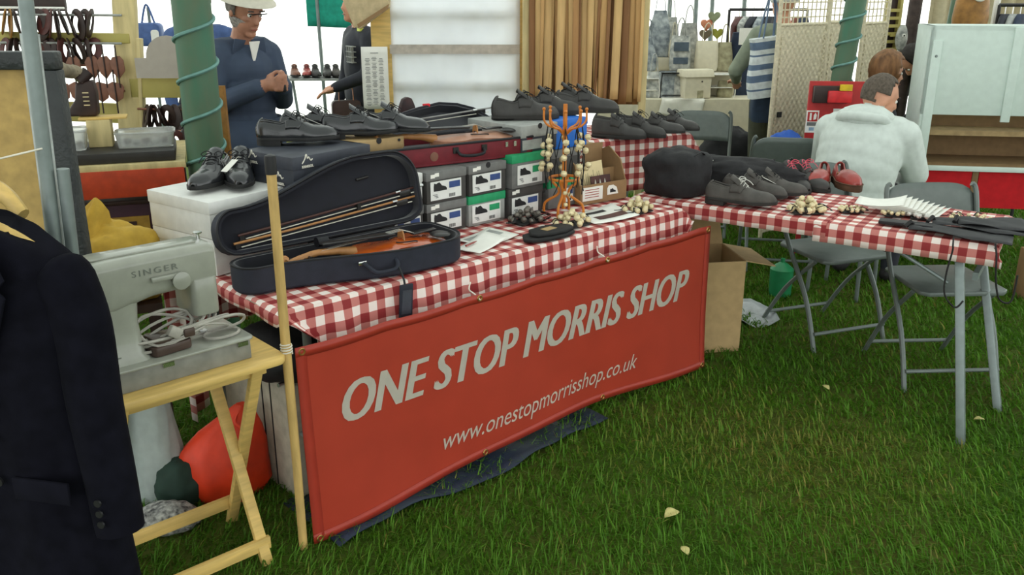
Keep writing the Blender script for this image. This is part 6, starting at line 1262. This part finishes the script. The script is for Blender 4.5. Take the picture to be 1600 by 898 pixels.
# ================================================================== WICKER SCREENS, FIRE POINT
M_wick = mat('cream_wicker', (212, 202, 174), r=.75, n=.12, ns=60)
def wicker(label, x0, x1, Y0, Y1, ytop=38):
    t = thing('wicker_screen', label, 'screen', group='wicker screens'); a, b = atY(x0, 100, Y0), atY(x1, 100, Y1); a.z = b.z = 0; d = b - a; L_ = d.length; t.matrix_world = fm(a, d, V((0, 0, 1)).cross(d)); zj = atY((x0 + x1) / 2, ytop, (Y0 + Y1) / 2).z
    for x in (0, L_): G().tube([(x, 0, 0), (x, 0, 1.75)], .014, 8).build('frame_post', M_wick, t)
    for z in (.06, zj, 1.74): G().tube([(0, 0, z), (L_, 0, z)], .011, 8).build('frame_rail', M_wick, t)
    nx, nz = int(L_ / .012), 90
    G().grid(nx, nz, lambda p, q: (p * L_, .011 * math.sin(p * nx * PI / 2) * math.cos(q * nz * PI / 2 * 1.0 + 0), .06 + (zj - .06) * q)).build('woven_panel', M_wick, t, smooth=60, solid=.004)
    g = G(); k = max(3, int(L_ / .045))
    for i in range(1, k): g.tube([(L_ * i / k, 0, zj), (L_ * i / k, 0, 1.74)], .0045, 5)
    for i in range(1, 7): z = zj + (1.74 - zj) * i / 7; g.tube([(0, .004, z), (L_, .004, z)], .0045, 5)
    g.build('open_lattice', M_wick, t)['kind'] = 'stuff'
    g = G()
    for j in range(40):
        for x in (.03, L_ - .03): g.box((x, -.012, .1 + j * (zj - .15) / 40), (.012, .006, .016))
    g.build('edge_plait', M_wick, t)['kind'] = 'stuff'
    return t
w1 = wicker('cream wicker screen panel beside the striped tote', 1212, 1286, 5.95, 6.25); G().box((.06, -.02, atY(1235, 178, 6).z), (.035, .012, .035)).build('black_clip', M_wire, w1)
wicker('middle cream wicker screen panel behind the fire point board', 1288, 1326, 6.25, 6.4, 34); wicker('cream wicker screen panel between green pole and slatted rack', 1342, 1378, 6.45, 6.65, 36)
fp = thing('fire_point_board', 'red fire point board with alarm box leaning by the wicker screen', 'board', (atY(1310, 200, 5.55).x, 5.55, 0), R(-6)); zt_ = atY(1310, 127, 5.55).z; zb_ = .45; M_fred = mat('fire_red', (184, 38, 36), r=.5, n=.08)
G().box((0, 0, (zt_ + zb_) / 2), (.40, .02, zt_ - zb_)).build('board', M_fred, fp, bevel=.004)
for x in (-.17, .17): G().box((x, .015, zt_ / 2 - .05), (.03, .02, zt_ - .1)).build('leg', M_fred, fp)
bx_ = G().box((-.08, -.035, zt_ - .075), (.2, .05, .1)).build('alarm_recess', M_dleath, fp, bevel=.004); G().box((-.03, -.07, zt_ - .085), (.14, .03, .07)).build('alarm_box', mat('bright_red', (214, 46, 50), r=.4), bx_, bevel=.004); G().box((.0, -.075, zt_ - .03), (.07, .02, .035)).build('yellow_tag', mat('yellow_tag', (228, 192, 40), r=.5), bx_)
sgx, sgz = -.165, atY(1273, 190, 5.55).z
sgn = G().box((sgx, -.012, sgz), (.075, .003, .135)).build('fire_sign', M_paper, fp); G().box((sgx, -.0145, sgz + .03), (.06, .001, .058)).build('sign_field', M_fred, sgn); G().box((sgx - .012, -.016, sgz + .03), (.012, .001, .045)).build('extinguisher_symbol', M_paper, sgn); G().prism([(0, 0), (.016, .005), (.018, .03), (.01, .045), (.0, .03)], 0, .001, X=M.Translation((sgx + .006, -.0155, sgz + .01)) @ FRONT).build('flame_symbol', M_paper, sgn); G().box((sgx, -.0145, sgz - .015), (.06, .001, .022)).build('text_band', M_bgrey, sgn); G().box((sgx, -.0145, sgz - .045), (.03, .001, .02)).build('text_band', mat('pale_blue_print', (150, 176, 200), r=.6), sgn)
G().box((-.02, -.012, sgz + .035), (.05, .002, .09)).build('fire_sign', M_paper, fp)
# slatted rack, ornament, poles, curtain
sl_ = thing('slatted_rack', 'narrow yellow pine rack with slats beside the wicker screen', 'rack', (atY(1390, 60, 6.85).x, 6.85, 0), R(20))
for x in (-.06, .06): G().box((x, 0, .8), (.025, .03, 1.6)).build('upright', M_olive, sl_)
for q in range(9): G().box((0, -.01, 1.05 + .055 * q), (.12, .012, .022)).build('slat', M_olive, sl_)
G().box((0, .02, 1.2), (.11, .01, .8)).build('backing', M_dleath, sl_)
orn = thing('carved_ornament', 'pale carved ornament with a round eye hanging on the slatted rack', 'ornament', atY(1408, 62, 6.8), 0); G().sph((0, 0, 0), (.045, .03, .11), 16, 12, fn=lambda d: 1 - .25 * max(0, -d.z)).build('carving', M_sprig, orn); G().lathe([(.014, 0), (.012, .006)], 14, X=M.Translation((.005, -.028, .03)) @ M.Rotation(PI / 2, 4, 'X')).build('eye', M_paper, orn); G().lathe([(.006, 0), (.005, .004)], 10, X=M.Translation((.005, -.034, .03)) @ M.Rotation(PI / 2, 4, 'X')).build('pupil', M_ink, orn); G().box((-.045, .03, .03), (.06, .02, .02)).build('bracket', M_olive, orn)
tag(G().tube([(0, 0, 0), (.05, 0, 2.4)], .05, 10).build('dark_post', mat('dark_bark', (74, 62, 58), r=.8, n=.2), None, loc=(atY(1437, 60, 7.2).x - .1, 7.2, 0)), 'dark wooden post rising behind the stooping person', 'post')
cu_ = G(); x0_, x1_ = atY(1452, 20, 8.6).x, atY(1700, 20, 8.6).x; cu_.grid(60, 4, lambda a, b: (x0_ + (x1_ - x0_) * a, 8.6 + .04 * math.sin(a * 60), 2.4 * b)); tag(cu_.build('stall_curtain', mat('beige_canvas', (190, 178, 148), r=.9, n=.06), None, solid=.003), 'beige canvas curtain behind the white cabinet', 'curtain')
gpole('green tent pole with coiled rope behind the white cabinet', atY(1500, 0, 7.0), atY(1492, 40, 7.0), .06, 6, 0, .4, .8)
df = thing('dress_form', 'brown leather waistcoat with white collar on a stand behind the cabinet', 'waistcoat', (atY(1517, 20, 6.4).x, 6.4, 0)); g = G(); g.loft([[(wd * math.cos(q), .09 * math.sin(q), z) for q in [2 * PI * k / 24 for k in range(24)]] for z, wd in ((1.25, .09), (1.35, .11), (1.45, .12), (1.56, .11), (1.64, .06))]); g.build('waistcoat', M_tleath, df, smooth=60); G().tube(smooth_path([(-.06, -.08, 1.61), (0, -.1, 1.57), (.06, -.08, 1.61)]), .015, 8).build('white_collar', M_paper, df); G().tube([(0, 0, 0), (0, 0, 1.3)], .02, 8).build('stand_post', M_wire, df)
tag(G().tube([(0, 0, 0), (.03, 0, 2.3)], .022, 8).build('white_pole', M_paper, None, loc=(atY(1548, 40, 6.6).x, 6.6, 0)), 'slim white pole behind the white cabinet', 'pole')
cr2 = thing('clothes_rail', 'short rail of dark garments behind the white cabinet', 'rail'); a, b = atY(1562, 8, 6.5), atY(1640, 8, 6.5); G().tube([a, b], .012, 8).build('bar', M_wire, cr2); [G().tube([(p.x, 6.5, p.z), (p.x, 6.5, 0)], .012, 8).build('upright', M_wire, cr2) for p in (a, b)]
for x, m, lbl in ((1572, M_dkj, 'black garment on the short rail behind the cabinet'), (1584, M_lgrey, 'grey garment on the short rail behind the cabinet'), (1596, M_jean, 'navy garment on the short rail behind the cabinet')):
    p = atY(x, 10, 6.5); t = thing('hung_garment', lbl, 'garment', (p.x, 6.5, p.z), R(55)); g = G(); g.loft([[(wd * math.cos(q), .03 * math.sin(q), z) for q in [2 * PI * k / 20 for k in range(20)]] for z, wd in ((-.05, .03), (-.08, .12), (-.12, .2), (-.6, .19))]); g.build('garment', m, t, smooth=60); G().tube([(0, 0, -.05), (0, 0, .015)], .003, 5).build('hook', M_chrome, t)
# ================================================================== WHITE CABINET
M_wcab = mat('pale_painted_board', (206, 220, 212), r=.5, n=.03); M_hard = mat('brown_hardboard', (124, 98, 66), r=.8, n=.08)
cxx = atY(1438, 170, 5.25); KW = 1.1
kb2 = thing('display_cabinet', 'pale painted display cabinet with open brown shelf and red skirt', 'cabinet', (cxx.x, 5.25, 0), R(-9)); z0, z1, z2, z3 = .655, .952, 1.445, .41
G().box((KW / 2, 0, (z1 + z2) / 2), (KW, .02, z2 - z1)).build('front_panel', M_wcab, kb2, bevel=.003)
for x in (.015, KW - .015): G().box((x, .14, (z0 + z2) / 2 - .02), (.03, .3, z2 - z0 + .04)).build('side_panel', M_wcab, kb2, bevel=.003)
G().box((.04, -.014, (z0 + z2) / 2 - .06), (.05, .012, z2 - z0 - .04)).build('batten', M_wcab, kb2, bevel=.003); G().box((.46, -.016, (z1 + z2) / 2 - .02), (.05, .014, z2 - z1 + .03)).build('batten', M_wcab, kb2, bevel=.003)
G().box((KW / 2, .14, z2 - .012), (KW, .3, .024)).build('top_board', M_wcab, kb2); G().box((KW / 2, .285, (z0 + z1) / 2), (KW - .06, .012, z1 - z0 + .1)).build('back_board', M_hard, kb2); G().box((KW / 2, .19, .835), (KW - .06, .2, .03)).build('shelf', mat('pale_hardboard', (168, 142, 102), r=.8), kb2); G().box((KW / 2, .14, z0 + .01), (KW - .06, .3, .02)).build('cabinet_floor', M_hard, kb2); G().box((KW / 2, -.005, z0 - .012), (KW, .03, .03)).build('bottom_rail', M_wcab, kb2, bevel=.003)
for x0_, x1_ in ((.0, .34), (.38, KW)): G().box(((x0_ + x1_) / 2, .01, (z0 + z3) / 2 - .015), (x1_ - x0_, .012, z0 - z3 - .03)).build('red_skirt', mat('red_felt', (186, 22, 30), r=.9, n=.08), kb2)
for x in (.36, KW - .03): 
    for y in (.02, .26): G().box((x, y, z0 / 2 - .015), (.035, .035, z0 - .03)).build('leg', M_hard, kb2, bevel=.003)
G().box((.03, .26, z0 / 2 - .015), (.035, .035, z0 - .03)).build('leg', M_hard, kb2); G().lathe([(.008, 0), (.006, .006)], 10, X=M.Translation((.04, -.02, 1.28)) @ M.Rotation(PI / 2, 4, 'X')).build('screw_head', M_steel, kb2)
tag(G().box((0, 0, .14), (.16, .12, .28)).build('timber_block', M_kr2, None, bevel=.005, loc=(cxx.x + .55, 4.75, 0)), 'short timber block standing under the red skirt', 'block')
# blue jacket on a chair beside the hooded man
fold_chair('grey folding chair under the blue jacket beside the hooded man', (1.66, 5.45, 0), R(170))
bj = blob('bright blue jacket heaped on a chair beside the hooded man', 'jacket', 'blue_jacket', (1.67, 5.43, .452), (.17, .15, .21), mat('bright_blue_cloth', (40, 84, 168), r=.75, n=.1), 8.3, amp=.2)
tag(G().lathe([(.05, 0), (.06, .01), (.065, .16), (.03, .19), (.012, .2), (.012, .22)], 18).build('green_bottle', mat('green_plastic', (30, 120, 74), r=.4), None, loc=T2(1.2, .75, 0) + V((.3, .3, .0))), 'green plastic container on the grass behind the pink-laced shoes', 'container')
blob('dark rucksack on the grass below the bag stall', 'rucksack', 'rucksack', (atY(1140, 210, 6.75).x, 6.72, 0), (.28, .2, .36), M_bag, 1.7, flat=-.9)
